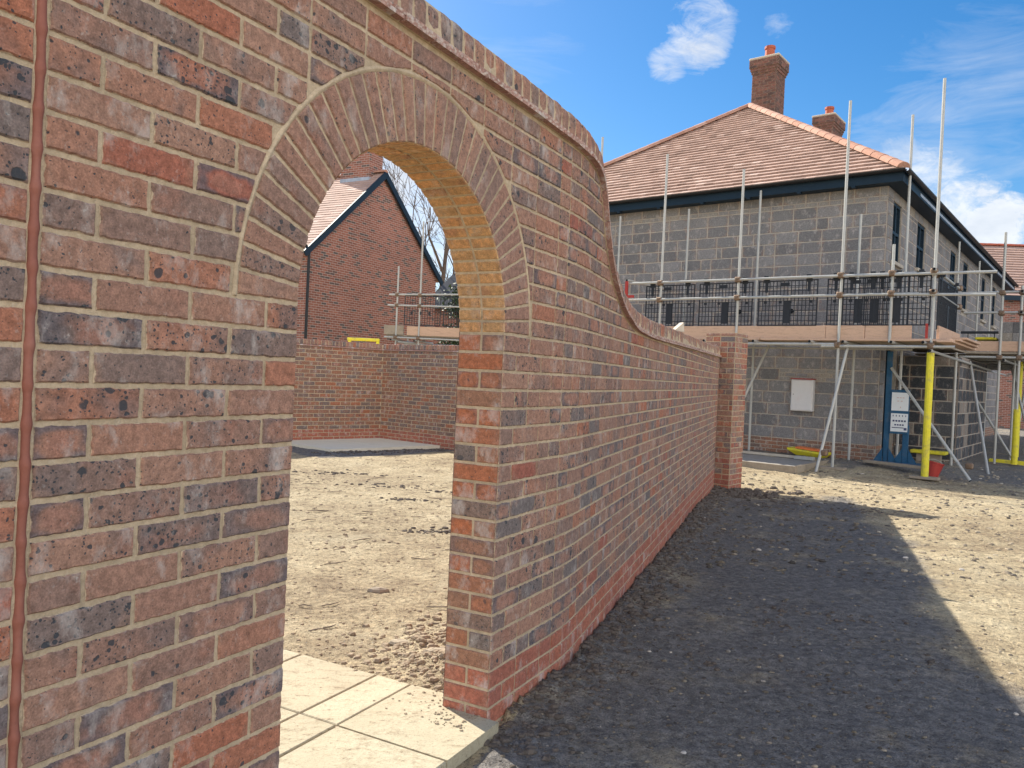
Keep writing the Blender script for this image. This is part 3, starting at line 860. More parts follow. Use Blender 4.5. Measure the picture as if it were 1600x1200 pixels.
# straight-joint : thin vertical mortar fillet
# ------------------------------------------------------------------ generic masonry box
def masonry(mb,O,dx,s0,s1,z0,z1,course,unit,gap,holes=(),seed=1,offs=0.5,cut=0.0,topf=None,colf=None,rise=.004,inset=.006,jn=.002):
    """brick or block pads on a vertical plane: O origin, dx horizontal unit vector, normal = dx x up"""
    rr=random.Random(seed);nrm=dx.cross(V((0,0,1)))
    k=0;z=z0
    while z<z1-.01:
        zt=min(z+course,z1);x=s0-(unit*offs if k%2 else 0)
        while x<s1:
            w=unit
            if cut and rr.random()<cut: w=unit*rr.choice((.25,.5,.5,.75))
            segs=[(max(x,s0),min(x+w,s1))]
            for hx0,hx1,hz0,hz1 in holes:
                if zt>hz0+.02 and z<hz1-.02:
                    ns_=[]
                    for a,b in segs:
                        if a<hx0: ns_.append((a,min(b,hx0)))
                        if b>hx1: ns_.append((max(a,hx1),b))
                    segs=[(a,b) for a,b in ns_ if b-a>.03]
            for a,b in segs:
                if b-a<.03:continue
                za,zb=z+gap/2,zt-gap/2
                poly=[(a+gap/2,za),(b-gap/2,za),(b-gap/2,zb),(a+gap/2,zb)]
                if topf:
                    m=topf((a+b)/2)
                    if za>m-.02:continue
                    if zb>min(topf(a),topf(b)): 
                        poly=[(p[0],min(p[1],topf(p[0])-.004)) for p in poly]
                        if area(poly)<.002:continue
                c=colf(rr) if colf else (rr.random(),rr.random(),rr.random())
                mb.pad([O+dx*p[0]+V((0,0,p[1]))+nrm*jn for p in poly],nrm,inset,rise,c)
            x+=w
        z=zt;k+=1
def wallcore(mb,O,dx,s0,s1,z0,z1,thick,holes=(),topf=None):
    nrm=dx.cross(V((0,0,1)))
    xs=sorted(set([s0,s1]+[h[0] for h in holes]+[h[1] for h in holes]))
    zs=sorted(set([z0,z1]+[h[2] for h in holes]+[h[3] for h in holes]))
    P=lambda s,z,n=0:O+dx*s+V((0,0,z))+nrm*n
    for a,b in zip(xs[:-1],xs[1:]):
        for c,d in zip(zs[:-1],zs[1:]):
            mx,mz=(a+b)/2,(c+d)/2
            if any(h[0]<mx<h[1] and h[2]<mz<h[3] for h in holes):continue
            mb.quad(P(a,c),P(b,c),P(b,d),P(a,d));mb.quad(P(a,d,-thick),P(b,d,-thick),P(b,c,-thick),P(a,c,-thick))
    for h in holes:
        a,b,c,d=h
        mb.quad(P(a,c),P(a,d),P(a,d,-thick),P(a,c,-thick));mb.quad(P(b,d),P(b,c),P(b,c,-thick),P(b,d,-thick))
        mb.quad(P(a,d),P(b,d),P(b,d,-thick),P(a,d,-thick));mb.quad(P(b,c),P(a,c),P(a,c,-thick),P(b,c,-thick))
    mb.quad(P(s0,z1),P(s1,z1),P(s1,z1,-thick),P(s0,z1,-thick))
    mb.quad(P(s0,z0),P(s0,z1),P(s0,z1,-thick),P(s0,z0,-thick));mb.quad(P(s1,z1),P(s1,z0),P(s1,z0,-thick),P(s1,z1,-thick))

# ------------------------------------------------------------------ brick gate pillar
def pillar():
    o=V((3.10,11.02,0));W=.445
    root=empty('brick_pillar',o+DR*.22-DV*.22,'square red and grey brick gate pillar at the far end of the garden wall','pillar')
    core=MB();fb=MB();red=MB();L=-DV;g=.004
    zt=2.15
    corners=[o+L*W,o,o+DR*W,o+DR*W+L*W]
    for a,b in zip(corners,corners[1:]+corners[:1]):
        d=(b-a).normalized();wallcore(core,a,d,.003,W-.003,-.3,zt,.1)
        kk=0
        for (mbx,z0,z1) in((red,-.29,.16),(fb,.16,zt)):
            masonry(mbx,a,d,0,W,z0,z1,.0745,.223 if d.dot(DR)>.5 or d.dot(DR)<-.5 else .223,.009,seed=int(abs(d.x)*100)+kk,rise=.003,inset=.004,cut=.3,colf=lambda rr:(min(.99,rr.random()*1.1),rr.random()*.5,rr.random()));kk+=1
    core.quad(*[c+V((0,0,zt)) for c in corners])
    core.build('mortar_bed',M['mortar'],root);fb.build('facing_bricks',M['brick'],root);red.build('plinth_bricks',M['brick_red'],root)
pillar()

# ------------------------------------------------------------------ far garden wall
def garden_wall():
    g3=V((ga.x,ga.y,0));D1=V((d1.x,d1.y,0));D2=V((d2.x,d2.y,0))
    root=empty('low_garden_wall',g3,'two metre brick garden wall turning a corner at the back, seen through the arch','wall')
    core=MB();fb=MB();red=MB();cp=MB();cs=MB()
    # left run: ends at corner ; face towards camera
    for O,d,L,sd in((g3-D1*7.0,D1,7.0,3),(g3,D2,5.0,9)):
        wallcore(core,O,d,0,L+(.0),-.3,1.80,.215)
        masonry(red,O,d,0,L,-.05,.24,.075,.225,.01,seed=sd)
        masonry(fb,O,d,0,L,.24,1.80,.075,.225,.01,seed=sd+1,colf=lambda rr:(rr.choice((.02,.1,.05,.15,.2,.3,.25,.45,.55,.7,.35)),rr.random(),rr.random()))
        nrm=d.cross(V((0,0,1)))
        x=0
        while x<L-.07:
            c=(R.random()*.9,R.random(),R.random());m=Matrix((( d.x,nrm.x,0,O.x),(d.y,nrm.y,0,O.y),(0,0,1,0),(0,0,0,1)))
            cp.box((x+.032,-.105,1.875),(.064,.222,.10),m,col=c,bev=.008);x+=.075
        cs.box((L/2,-.107,1.812),(L+(.03 if sd==3 else 0),.275,.022),m,col=(.5,.5,.5))
        core.box((L/2,-.107,1.87),(L,.205,.08),m)
    core.build('mortar_bed',M['mortar'],root);fb.build('facing_bricks',M['brick_side'],root);red.build('plinth_bricks',M['brick_red'],root)
    cp.build('coping_bricks',M['brick'],root);cs.build('creasing_tiles',M['crease'],root)
garden_wall()

# ------------------------------------------------------------------ roofs
def roof_tiles(mb,A,ex,eup,width,length,gauge,tw,left,right,thick=.014,seed=1,lift=.022,colf=None):
    """A: eave origin, ex along the eave, eup up the slope; left/right: functions of height fraction giving x limits"""
    rr=random.Random(seed);nrm=ex.cross(eup).normalized();rows=int(length/gauge)
    for k in range(rows):
        y0=k*gauge;y1=y0+gauge*1.25
        xa,xb=left(y0),right(y0);x=-(tw/2 if k%2 else 0)+math.floor(xa/tw)*tw
        while x<xb:
            a,b=max(x+.0015,xa),min(x+tw-.0015,xb)
            if b-a>.02:
                l=lift+rr.uniform(-.0025,.0025)
                c=(rr.random(),rr.random(),rr.random()) if not colf else colf(rr)
                P=lambda x_,y_,h:A+ex*x_+eup*y_+nrm*h
                q=[P(a,y0,l),P(b,y0,l+rr.uniform(-.002,.002)),P(b,y1,.004),P(a,y1,.004)]
                i=[mb.vert(p) for p in q];j=[mb.vert(q[0]-nrm*thick),mb.vert(q[1]-nrm*thick)]
                mb.face(i,c);mb.face([j[0],j[1],i[1],i[0]],c)
                mb.face([j[0],i[0],i[3]],c);mb.face([i[1],j[1],i[2]],c)
            x+=tw
def ridge_line(mb,a,b,r,seg,up=V((0,0,1)),seed=3):
    rr=random.Random(seed);a=V(a);b=V(b);d=(b-a);L=d.length;d.normalize();w=d.cross(up).normalized();u=w.cross(d)
    n=int(L/seg);
    for i in range(n):
        p0=a+d*(L*i/n);p1=a+d*(L*(i+1)/n+.02);c=(rr.random(),rr.random(),rr.random())
        r0=r*1.04;r1=r*.97;A=[];B=[]
        for k in range(9):
            t=math.pi*k/8;q=w*math.cos(t)+u*math.sin(t)*.8
            A.append(mb.vert(p0+q*r0));B.append(mb.vert(p1+q*r1))
        for k in range(8): mb.face([A[k],B[k],B[k+1],A[k+1]],c)
        mb.face(A,c)

# ------------------------------------------------------------------ grey block house
def chimney(root,cen_uv,w,d,z0,z1,pot=True):
    """brick stack with corbelled head; centre in house (v,u)"""
    v,u=cen_uv
    st=MB();core=MB()
    def ring(w_,d_,a,b,seed,rise=.003):
        cs=[HP(u-d_/2,v-w_/2,0),HP(u-d_/2,v+w_/2,0),HP(u+d_/2,v+w_/2,0),HP(u+d_/2,v-w_/2,0)]
        for i in range(4):
            p,q=cs[i],cs[(i+1)%4];dd=(q-p).normalized()
            masonry(st,p,dd,0,(q-p).length,a,b,.075,.225,.009,seed=seed+i,rise=rise,inset=.004)
        core.box((v,u,(a+b)/2),(w_-.004,d_-.004,b-a),MH)
    ring(w,d,z0,z1-.42,11)
    ring(w+.06,d+.06,z0,z0+.50,15)
    for i,(e,a,b) in enumerate(((.045,z1-.42,z1-.345),(.095,z1-.345,z1-.27),(.145,z1-.27,z1-.04))): ring(w+e,d+e,a,b,21+i*5)
    c=core.build('chimney',M['mortar_dark'],root)
    st.build('stack_bricks',M['brick_dark'],c)
    fl=MB();fl.box((v,u,z1-.01),(w+.17,d+.17,.06),MH,bev=.02);fl.build('cement_cap',M['cement'],c)
    if pot:
        pm=MB();pz=z1+.02
        pts=[(v,u,pz),(v,u,pz+.05),(v,u,pz+.31),(v,u,pz+.32),(v,u,pz+.39)]
        pm.path(pts,[.15,.14,.125,.15,.145],14,MH);pm.build('chimney_pot',M['pot'],c,smooth=False)
def block_house():
    W,Lh,EZ=9.14,17.0,5.30
    root=empty('block_house',HP(8.5,-4.5,0),'unfinished grey concrete block house with hipped clay tile roof behind scaffolding','house')
    O=HP(0,-W,0)
    core=MB();bl=MB();br=MB()
    fholes=[];
    wallcore(core,O,DV,0,W,-.2,EZ,.3,fholes)
    brcol=lambda rr:(rr.uniform(0,.75),rr.random(),rr.random())
    # front face : brick plinth, blocks, brick bands
    masonry(br,O,DV,0,W,-.1,.42,.075,.225,.01,seed=31,colf=lambda rr:(rr.uniform(0,.5),rr.random(),0))
    mh=(W-1.60,W-1.10,.95,1.62)
    masonry(bl,O,DV,0,W,.42,2.25,.229,.45,.019,[(W-1.85,W-.45,1.58,1.78)],seed=33,cut=.10,colf=brcol)
    # a few brick-sized snapped pieces above the meter box
    masonry(bl,O,DV,W-1.85,W-.45,1.565,1.794,.0763,.225,.012,seed=34,colf=lambda rr:(rr.uniform(.7,1),0,rr.random()))
    masonry(bl,O,DV,0,W,2.25,4.95,.2245,.45,.019,seed=36,cut=.12,colf=brcol)
    masonry(bl,O,DV,0,W,4.95,5.03,.08,.225,.01,seed=37,colf=lambda rr:(rr.uniform(.75,1),0,rr.random()))
    masonry(bl,O,DV,0,W,5.03,EZ,.225,.45,.019,seed=38,colf=brcol)
    # right face
    wins=[(.45,1.12,3.90,5.03),(2.58,3.42,4.05,5.03),(6.49,7.32,3.75,5.03),(8.41,9.27,3.75,5.03),(11.8,12.6,3.75,5.03),(14.2,15.0,3.75,5.03)]
    door=[(.42,1.28,.15,2.30),(6.0,8.2,.3,2.2),(10.5,12.5,.3,2.2)]
    O2=HP(0,0,0)
    wallcore(core,O2,DR,0.003,Lh,-.2,EZ,.3,wins+door)
    masonry(br,O2,DR,0,Lh,-.1,.42,.075,.225,.01,door,seed=41,colf=lambda rr:(rr.uniform(0,.5),rr.random(),0))
    masonry(bl,O2,DR,0,Lh,.42,2.25,.229,.45,.019,door,seed=43,cut=.08,colf=brcol)
    masonry(bl,O2,DR,0,Lh,2.25,5.03,.2245,.45,.019,wins+door,seed=46,cut=.10,colf=brcol)
    masonry(bl,O2,DR,0,Lh,5.03,EZ,.225,.45,.019,wins,seed=48,colf=lambda rr:(rr.uniform(.5,1),0,rr.random()))
    # left and back faces
    wallcore(core,HP(Lh,-W,0),-DR,0,Lh,-.2,EZ,.3);wallcore(core,HP(Lh,0,0),-DV,0,W,-.2,EZ,.3)
    w_=core.build('wall',M['mortar_block'],root)
    bl.build('block_courses',M['block'],w_);br.build('plinth_bricks',M['brick_side'],w_)
    for i,(a,b,c,d) in enumerate(wins):
        fm=MB();gm=MB();sm=MB();up=c-.0
        for x,wd in((a+.03,.06),((a+b)/2,.05),(b-.03,.06)): fm.box((-.06,x,(c+d)/2),(.07,wd,d-c),MH)
        for z in(c+.03,d-.03,c+(d-c)*.5): fm.box((-.059,(a+b)/2,z),(.066,b-a,.055),MH)
        gm.box((-.07,(a+b)/2,(c+d)/2),(.012,b-a,d-c),MH)
        sm.box((-.05,(a+b)/2,c-.035),(.24,b-a+.12,.07),MH,bev=.008)
        f=fm.build('window',M['navy'],root);gm.build('pane',M['glass'],f);sm.build('sill',M['mortar_block'],f)
    for (a,b,c,d) in door:
        fm=MB()
        for x in(a+.03,b-.03): fm.box((-.16,x,(c+d)/2),(.09,.06,d-c),MH)
        fm.box((-.16,(a+b)/2,d-.03),(.09,b-a,.06),MH);f=fm.build('door_frame',M['navy'],root)
        gm=MB();gm.box((-.19,(a+b)/2,(c+d)/2),(.03,b-a-.1,d-c),MH);gm.build('door_leaf',M['dark'],f)
    # roof: hip end facing the camera
    ov=.30;ez=EZ+.10;hw=W/2+ov;apz=8.79;rise=apz-ez
    eA=HP(-ov,-W-ov,ez);eB=HP(-ov,ov,ez);ap=HP(W/2,-W/2,apz)
    run=hw;sl=math.hypot(run,rise);eup=(DR*run+V((0,0,rise))).normalized()
    rf=MB();tot=2*hw
    roof_tiles(rf,eA,DV,eup,tot,sl,.185,.20,lambda y:y/sl*hw,lambda y:tot-y/sl*hw,seed=5,thick=.045,lift=.052)
    far=HP(Lh+ov,0,0)
    bk=HP(Lh-W/2,-W/2,apz);eC=HP(Lh+ov,ov,ez);eD=HP(Lh+ov,-W-ov,ez)
    rp=MB();rp.quad(eB,eC,bk,ap,col=(.5,.5,.5));rp.quad(eD,eA,ap,bk,col=(.5,.5,.5));rp.face([rp.vert(eC),rp.vert(eD),rp.vert(bk)]);
    rp.face([rp.vert(p-V((0,0,.0))) for p in(eA,eB,ap)])
    # underside
    rp.quad(eA,eD,eC,eB)
    r_=rp.build('roof',M['tile'],root)
    # tiles of the right-hand slope
    eupR=(-DV*run+V((0,0,rise))).normalized()
    LR=Lh+2*ov
    roof_tiles(rf,eB,DR,eupR,LR,sl,.1,.33,lambda y:y/sl*hw,lambda y:LR-y/sl*hw,seed=6)
    rf.build('roof_tiles',M['tile'],r_)
    rg=MB();up=V((0,0,.03))
    ridge_line(rg,eB+up*1.2,ap+up,.12,.33,seed=3);ridge_line(rg,eA+up,ap+up,.12,.33,seed=4);ridge_line(rg,ap+up,bk+up,.12,.42,seed=5)
    rg.build('ridge_tiles',M['ridge'],r_)
    # fascia, soffit and gutters
    fa=MB()
    fa.box((-W/2,-ov+.012,ez-.10),(W+2*ov-.02,.024,.20),MH);fa.box((ov-.012,Lh/2,ez-.10),(.024,Lh+2*ov-.05,.20),MH)
    fa.box((-W/2,-ov/2+.01,ez-.185),(W+2*ov-.06,ov-.04,.02),MH);fa.box((ov/2-.01,Lh/2,ez-.186),(ov-.04,Lh+ov,.02),MH)
    for i in range(9): fa.box((-W+1.0*i+.6,-ov+.05,ez-.215),(.07,.10,.035),MH)
    fa.build('fascia',M['navy'],root)
    gu=MB()
    for i in range(2):
        pass
    def gutter(p0,p1,out):
        prev=None
        for p in(p0,p1):
            ring=[]
            for k in range(9):
                t=math.pi+math.pi*k/8;ring.append(gu.vert(p+out*(math.cos(t)*.056)+V((0,0,math.sin(t)*.05))))
            for k in range(9):
                t=2*math.pi-math.pi*k/8;ring.append(gu.vert(p+out*(math.cos(t)*.052)+V((0,0,math.sin(t)*.046))))
            if prev:
                for k in range(18): gu.face([prev[k],prev[(k+1)%18],ring[(k+1)%18],ring[k]])
            prev=ring
    gutter(HP(-ov-.065,-W-ov,ez+.0),HP(-ov-.065,ov+.06,ez+.0),DR)
    gutter(HP(-ov-.06,ov+.065,ez-.0),HP(Lh+ov,ov+.065,ez-.0),DV)
    gu.build('gutter',M['rubber'],root,smooth=False)
    fl=MB();fl.box((ov+.003,Lh/2+.6,ez-.135),(.004,Lh-1.2,.055),MH);fl.build('gutter_reflection',M['lead'],root)  # pale strip standing in for the sky's reflection along the right gutter
    chimney(root,(-4.66,W/2+1.45),.68,.68,8.4,10.52)
    chimney(root,(-4.59,W/2+6.8),.58,1.05,8.2,10.40)
    # projecting ground floor bay on the right face
    bay=MB();bb=MB();u0,u1,vv=1.32,5.0,1.07
    for O_,d_,L_ in((HP(u0,.02,0),DV,vv),(HP(u0,vv+.02,0),DR,u1-u0)):
        wallcore(bay,O_,d_,0,L_,-.2,2.15,.1)
        masonry(bb,O_,d_,0,L_,-.05,2.15,.2245,.45,.019,seed=61,cut=.3,colf=lambda rr:(rr.choice((0,.05,.1,.6,.9)),rr.random(),0))
    b=bay.build('bay',M['mortar_block'],root);bb.build('block_courses',M['block_dark'],b)
    # weep pipes in the front wall
    for v,z in((-2.72,2.93),(-1.66,2.93)): pp=MB();pp.tube((v,-.03,z),(v,.05,z),.05,n=12,m=MH,capmi=1);pp.build('vent_pipe',[M['galv'],M['dark']],root)
block_house()
# meter box
mb=MB();mb.box((-1.345,-.075,1.285),(.42,.14,.61),MH,bev=.012)
root=mb.build('meter_box',M['white'],label='white meter cabinet mounted on the grey block wall under the scaffold',category='meter box')
mb=MB();mb.box((-1.345,-.149,1.285),(.38,.012,.57),MH,bev=.004);d_=mb.build('door',M['white'],root)
mb=MB();mb.tube((-1.50,-.158,1.30),(-1.50,-.150,1.30),.008,m=MH);mb.build('lock',M['dark'],d_)
mb=MB();mb.box((-1.345,-.09,1.602),(.44,.17,.014),MH);mb.build('top_flashing',M['redp'],root)

# ------------------------------------------------------------------ scaffolds
class CP(MB):
    def __init__(s): s.items=[]
    def build(s,name,mat,root):
        for p,m in s.items:
            b=MB();b.box(p,(.115,.11,.10),m,bev=.02);b.box((p[0],p[1]-.062,p[2]+.01),(.03,.03,.03),m);b.build('coupler',mat,root)
def coupler(mb,p,m): mb.items.append((p,m))
def guard_panel(loc_u,v0,z1,w,h,rot,label,grp='black mesh brick guards hung on the scaffold rails'):
    """hung mesh panel: local x width, z down"""
    base=HP(loc_u,v0,z1-h);root=empty('brick_guard',base,label,'brick guard',grp,rz=-AR+rot)
    m=T(base,-AR+rot)
    g=MB();fr=MB();hk=MB()
    n=int(w/.062)
    for i in range(1,n):
        x=w*i/n;g.box((x,0,h/2),(.012,.008,h),m)
    for i in range(1,9): g.box((w/2,.006,h*i/9),(w,.007,.011),m)
    for x in(0,w): fr.box((x,0,h/2),(.02,.016,h+.02),m)
    for z in(0,h): fr.box((w/2,0,z),(w,.016,.02),m)
    fr.box((w*.5,-.003,h*.30),(.11,.014,h*.5),m)
    for x in(.12,.38,.55,.9): fr.box((w*x,-.004,h*.52),(.05,.014,.04),m)
    fr.box((w*.45,-.004,h-.06),(.16,.016,.055),m)
    for x in(.13,.86):
        hk=MB();hk.box((w*x,-.0,h+.02),(.10,.03,.10),m);hk.box((w*x,-.03,h+.07),(.07,.05,.05),m);hk.box((w*x,0,h-.10),(.05,.018,.20),m);hk.build('hook',M['black'],root)
    f=fr.build('frame',M['black'],root);g.build('mesh_grid',M['black'],root)
tube_r=.0242
def poles(root,lst,name='standard',m=MH):
    for p in lst:
        v,u,z0,z1=p[:4];mb=MB()
        lean=R.uniform(-.0025,.0025)
        mb.tube((v,u,z0),(v+lean*(z1-z0),u,z1),tube_r,n=10,m=m);o=mb.build(name,M['galv'],root,smooth=False)
        if z0<.3:
            b=MB();b.box((v,u,z0+.004),(.15,.15,.008),m);b.build('base_plate',M['coupler'],o)
        if len(p)>4:
            s=MB();s.path([(v,u,p[4]),(v,u,p[4]+.01),(v,u,p[5]-.01),(v,u,p[5])],[.052,.056,.056,.052],12,m);s.build('foam_sleeve',M['yellow'],o)
def rails(root,lst,name='ledger',m=MH,mat='galv'):
    for a,b in lst:
        mb=MB();mb.tube(a,b,tube_r,n=10,m=m,capmi=1)
        mb.build(name,[M[mat],M['dark']],root)
def main_scaffold():
    root=empty('scaffold',HP(-.9,-2,0),'galvanised tube scaffold with timber deck along the front of the grey block house','scaffold')
    U=-1.5;UI=-.32
    outer=[(-5.28,U,.05,6.5),(-3.76,U,.03,5.93),(-2.16,U,2.25,5.43),(-.33,U,.03,6.37),(.48,U,2.24,3.86),(1.10,U,.08,6.47,.08,2.08)]
    poles(root,outer)
    poles(root,[(-5.47,UI,.1,5.08),(-3.81,UI,.1,5.08),(-2.27,UI,.1,5.3),(-.38,UI,.08,4.66),(.36,.0,.08,6.45),(1.12,.75,.08,2.2),(.36,2.2,.05,2.3)])
    zr=3.37
    rails(root,[((-4.47,U-.05,3.39),(.85,U-.05,3.365)),((-.6,U-.055,3.37+.0),(1.97,U-.055,3.335)),((-5.6,U-.05,3.06),(.9,U-.05,3.03)),((.1,U-.055,3.04),(1.97,U-.055,2.985)),
        ((1.12,-1.68,3.40),(1.12,.95,3.36)),((1.12,-1.66,3.06),(1.12,1.0,3.02)),((-4.47,-1.62,3.45),(-4.3,.0,3.42))],'guard_rail')
    rails(root,[((-5.6,U-.05,2.19),(-.35,U-.05,2.20)),((-.6,U-.055,2.165),(1.45,U-.055,2.175)),((1.13,-1.75,2.10),(1.13,5.2,2.02)),((-5.6,UI,2.19),(.6,UI,2.19))])
    tr=[]
    for v in(-5.1,-4.2,-3.55,-2.7,-1.75,-.75,-.2,.55,1.02): tr.append(((v,-1.72,2.235),(v,-.05,2.235)))
    rails(root,tr,'transom')
    rails(root,[((-2.62,-1.05,.05),(-1.85,-.6,2.25)),((-.45,-2.02,-.0),(-.18,-1.45,2.2)),((.30,-.45,1.85),(1.72,-1.35,.08))],'brace')
    cp=CP()
    for p in outer:
        for z in(3.38,3.045,2.19):
            if p[3]>z and p[2]<z: coupler(cp,(p[0],U-.03,z),MH)
    coupler(cp,(1.12,.7,3.37),MH);coupler(cp,(1.12,.7,3.03),MH);coupler(cp,(1.05,U+.4,3.38),MH);coupler(cp,(1.68,-1.2,.3),MH);coupler(cp,(-.36,-1.9,.35),MH)
    cp.build('coupler',M['coupler'],root)
    # deck boards
    for i in range(5):
        a=-5.6
        while a<1.3:
            L_=min(3.9,1.42-a);mb=MB()
            mb.box((a+L_/2-.005,-1.50+.23*i+.115-.02,2.283+R.uniform(-.002,.002)),(L_-.02,.222,.038),MH,bev=.004)
            mb.build('deck_board',M['oldboard'] if i else M['board'],root);a+=3.9 if i%2==0 else 3.1
    for i in range(4): mb=MB();mb.box((.20+.23*i,1.2,2.30),(.222,3.0,.038),MH);mb.build('deck_board',M['oldboard'],root)
    for a,b,m in((-5.6,-.56,'board'),(-.56,.08,'board'),(.085,.80,'board')):
        mb=MB();mb.box(((a+b)/2,-1.462,2.415),(b-a-.006,.038,.222),MH,bev=.004);mb.build('toe_board',M[m],root)
    mb=MB();mb.box((1.16,-.35,2.415),(.038,2.0,.222),MH,bev=.004);mb.build('toe_board',M['board'],root)
    mb=MB();mb.box((1.02,-1.47,2.43),(.035,.05,.24),MH);mb.build('toe_board_end',M['redp'],root)
    for i in range(3): mb=MB();mb.box((1.30+.06*i,-.35+.05*i,2.262+.04*i),(.22,2.5-.5*i,.034),MH@Matrix.Translation((0,0,0)),bev=.004);mb.build('deck_board',M['board'],root)
    for (v,u) in((-.33,-1.5),(1.10,-1.5),(-.38,-.32),(-2.27,-.32)): mb=MB();mb.box((v,u,.07),(.42,.22,.04),MH,bev=.004);mb.build('sole_board',M['oldboard'],root)
    # guards
    gl=[(-4.10,1.04,'black mesh brick guard nearest the swept brick wall on the house scaffold'),(-2.94,1.04,'black mesh brick guard directly above the brick gate pillar'),(-1.77,1.04,'black mesh brick guard above the white meter cabinet'),(-.56,1.02,'black mesh brick guard just right of the tall lone pole, overlapping its neighbour'),(-.30,1.02,'black mesh brick guard overlapping on both sides in the middle of the cluster'),(.05,1.0,'black mesh brick guard with a bent lower corner left of the corner pole')]
    for i,(v,w,l) in enumerate(gl): guard_panel(-1.5-.012*(i%3)-.01+.06,v,3.33,w,.80,0,l)
    # return guard on the corner
    guard_panel(-1.35,1.14,3.30,1.75,.82,math.pi/2,'wide black mesh brick guard on the side return at the house corner')
main_scaffold()
def corner_items():
    # stack of dark blocks on the side deck
    for i in range(2):
        for j in range(3):
            mb=MB();mb.box((1.66+.218*i,2.95+.02*j,2.378+.2165*j),(.215,.44,.215),MH,bev=.006)
            mb.build('concrete_block',M['block'],label='dark concrete block stacked on the right-hand scaffold deck beside the yellow tray',category='block',group='blocks stacked on the side deck')
def side_scaffold():
    root=empty('scaffold',HP(3.2,1.6,0),'tube scaffold along the right side of the block house, its deck meeting the frame edge','scaffold')
    u=2.5
    poles(root,[(1.93,u,.12,3.6,.12,1.2),(1.60,u+.0,.1,4.66),(.30,5.8,.1,5.1),(.30,9.0,.1,5.09),(.30,11.4,.1,5.06),(.3,14.1,.1,5.6),(.35,7.3,.1,2.3),(2.6,5.2,.1,4.8),(1.75,6.5,.1,4.46),(1.7,5.2,.05,2.9,.05,2.3),(2.75,9,.05,5.2),(1.72,9.5,.05,4.9),(1.70,13.2,.05,4.7,.05,2.3),(.45,3.2,.1,2.3),(1.72,3.9,.05,2.3),(.6,4.6,.1,2.2),(1.4,7.6,.05,2.3),(2.2,8.2,.05,2.4),(1.5,11,.05,2.4)])
    rails(root,[((.84,u-.05,3.48),(3.4,u-.05,3.48)),((.95,u-.05,3.08),(3.4,u-.05,3.08)),((1.95,u-.3,3.46),(1.95,12,3.44)),((1.95,u-.3,3.06),(1.95,12,3.06))],'guard_rail')
    rails(root,[((.9,u-.05,2.20),(3.4,u-.05,2.20)),((1.7,2.2,2.14),(1.7,14,2.12)),((.5,2.2,2.15),(.5,14,2.15))]+[((.2,x,2.20),(2.3,x,2.20)) for x in(3.6,5.2,6.8,8.4,10)])
    rails(root,[((1.10,u,2.1),(1.78,.2,.06)),((1.5,5.6,2.1),(2.2,3.6,.1)),((.6,4,2.1),(1.9,3.1,.1)),((1.72,6.8,2.1),(1.72,4.4,.1)),((2.3,9.5,2.1),(1.6,7.9,.1))],'brace')
    for z,x in((2.14,5.0),(2.13,6.4),(2.13,7.0)): mb=MB();mb.path([(1.7,x,z),(1.7,x+.35,z)],[.05,.05],10,MH);mb.build('foam_sleeve',M['yellow'],root)
    for i in range(9):
        mb=MB();mb.box((.16+.23*i,6.7,2.25),(.222,8,.038),MH);mb.build('deck_board',M['oldboard'],root)
    for a,b in((1.02,2.2),(2.205,3.4)):
        mb=MB();mb.box(((a+b)/2,u+.03,2.42),(b-a,.038,.2),MH,bev=.004);mb.build('toe_board',M['board'],root)
    mb=MB();mb.box((2.2,u+.25,2.29),(2.4,.5,.038),MH);mb.build('deck_end_board',M['oldboard'],root)
    cp=CP()
    for v,z in((1.93,3.47),(1.93,3.07),(1.93,2.2),(1.6,3.47),(1.6,3.07),(1.6,2.2)): coupler(cp,(v,u-.03,z),MH)
    cp.build('coupler',M['coupler'],root)
side_scaffold();corner_items()
# yellow tray with black rail on the side deck
mb=MB();m=MH
mb.box((1.32,2.9,2.585),(.36,.5,.05),m,bev=.012)
tr=mb.build('yellow_tray',M['yellow'],label='yellow tray slung below a black rail on the side scaffold deck',category='tray')
mb=MB();mb.box((1.22,2.62,2.70),(.66,.04,.05),m,bev=.008)
for x in(1.02,1.48): mb.box((x,2.62,2.635),(.015,.015,.1),m)
mb.build('black_rail',M['black'],tr)

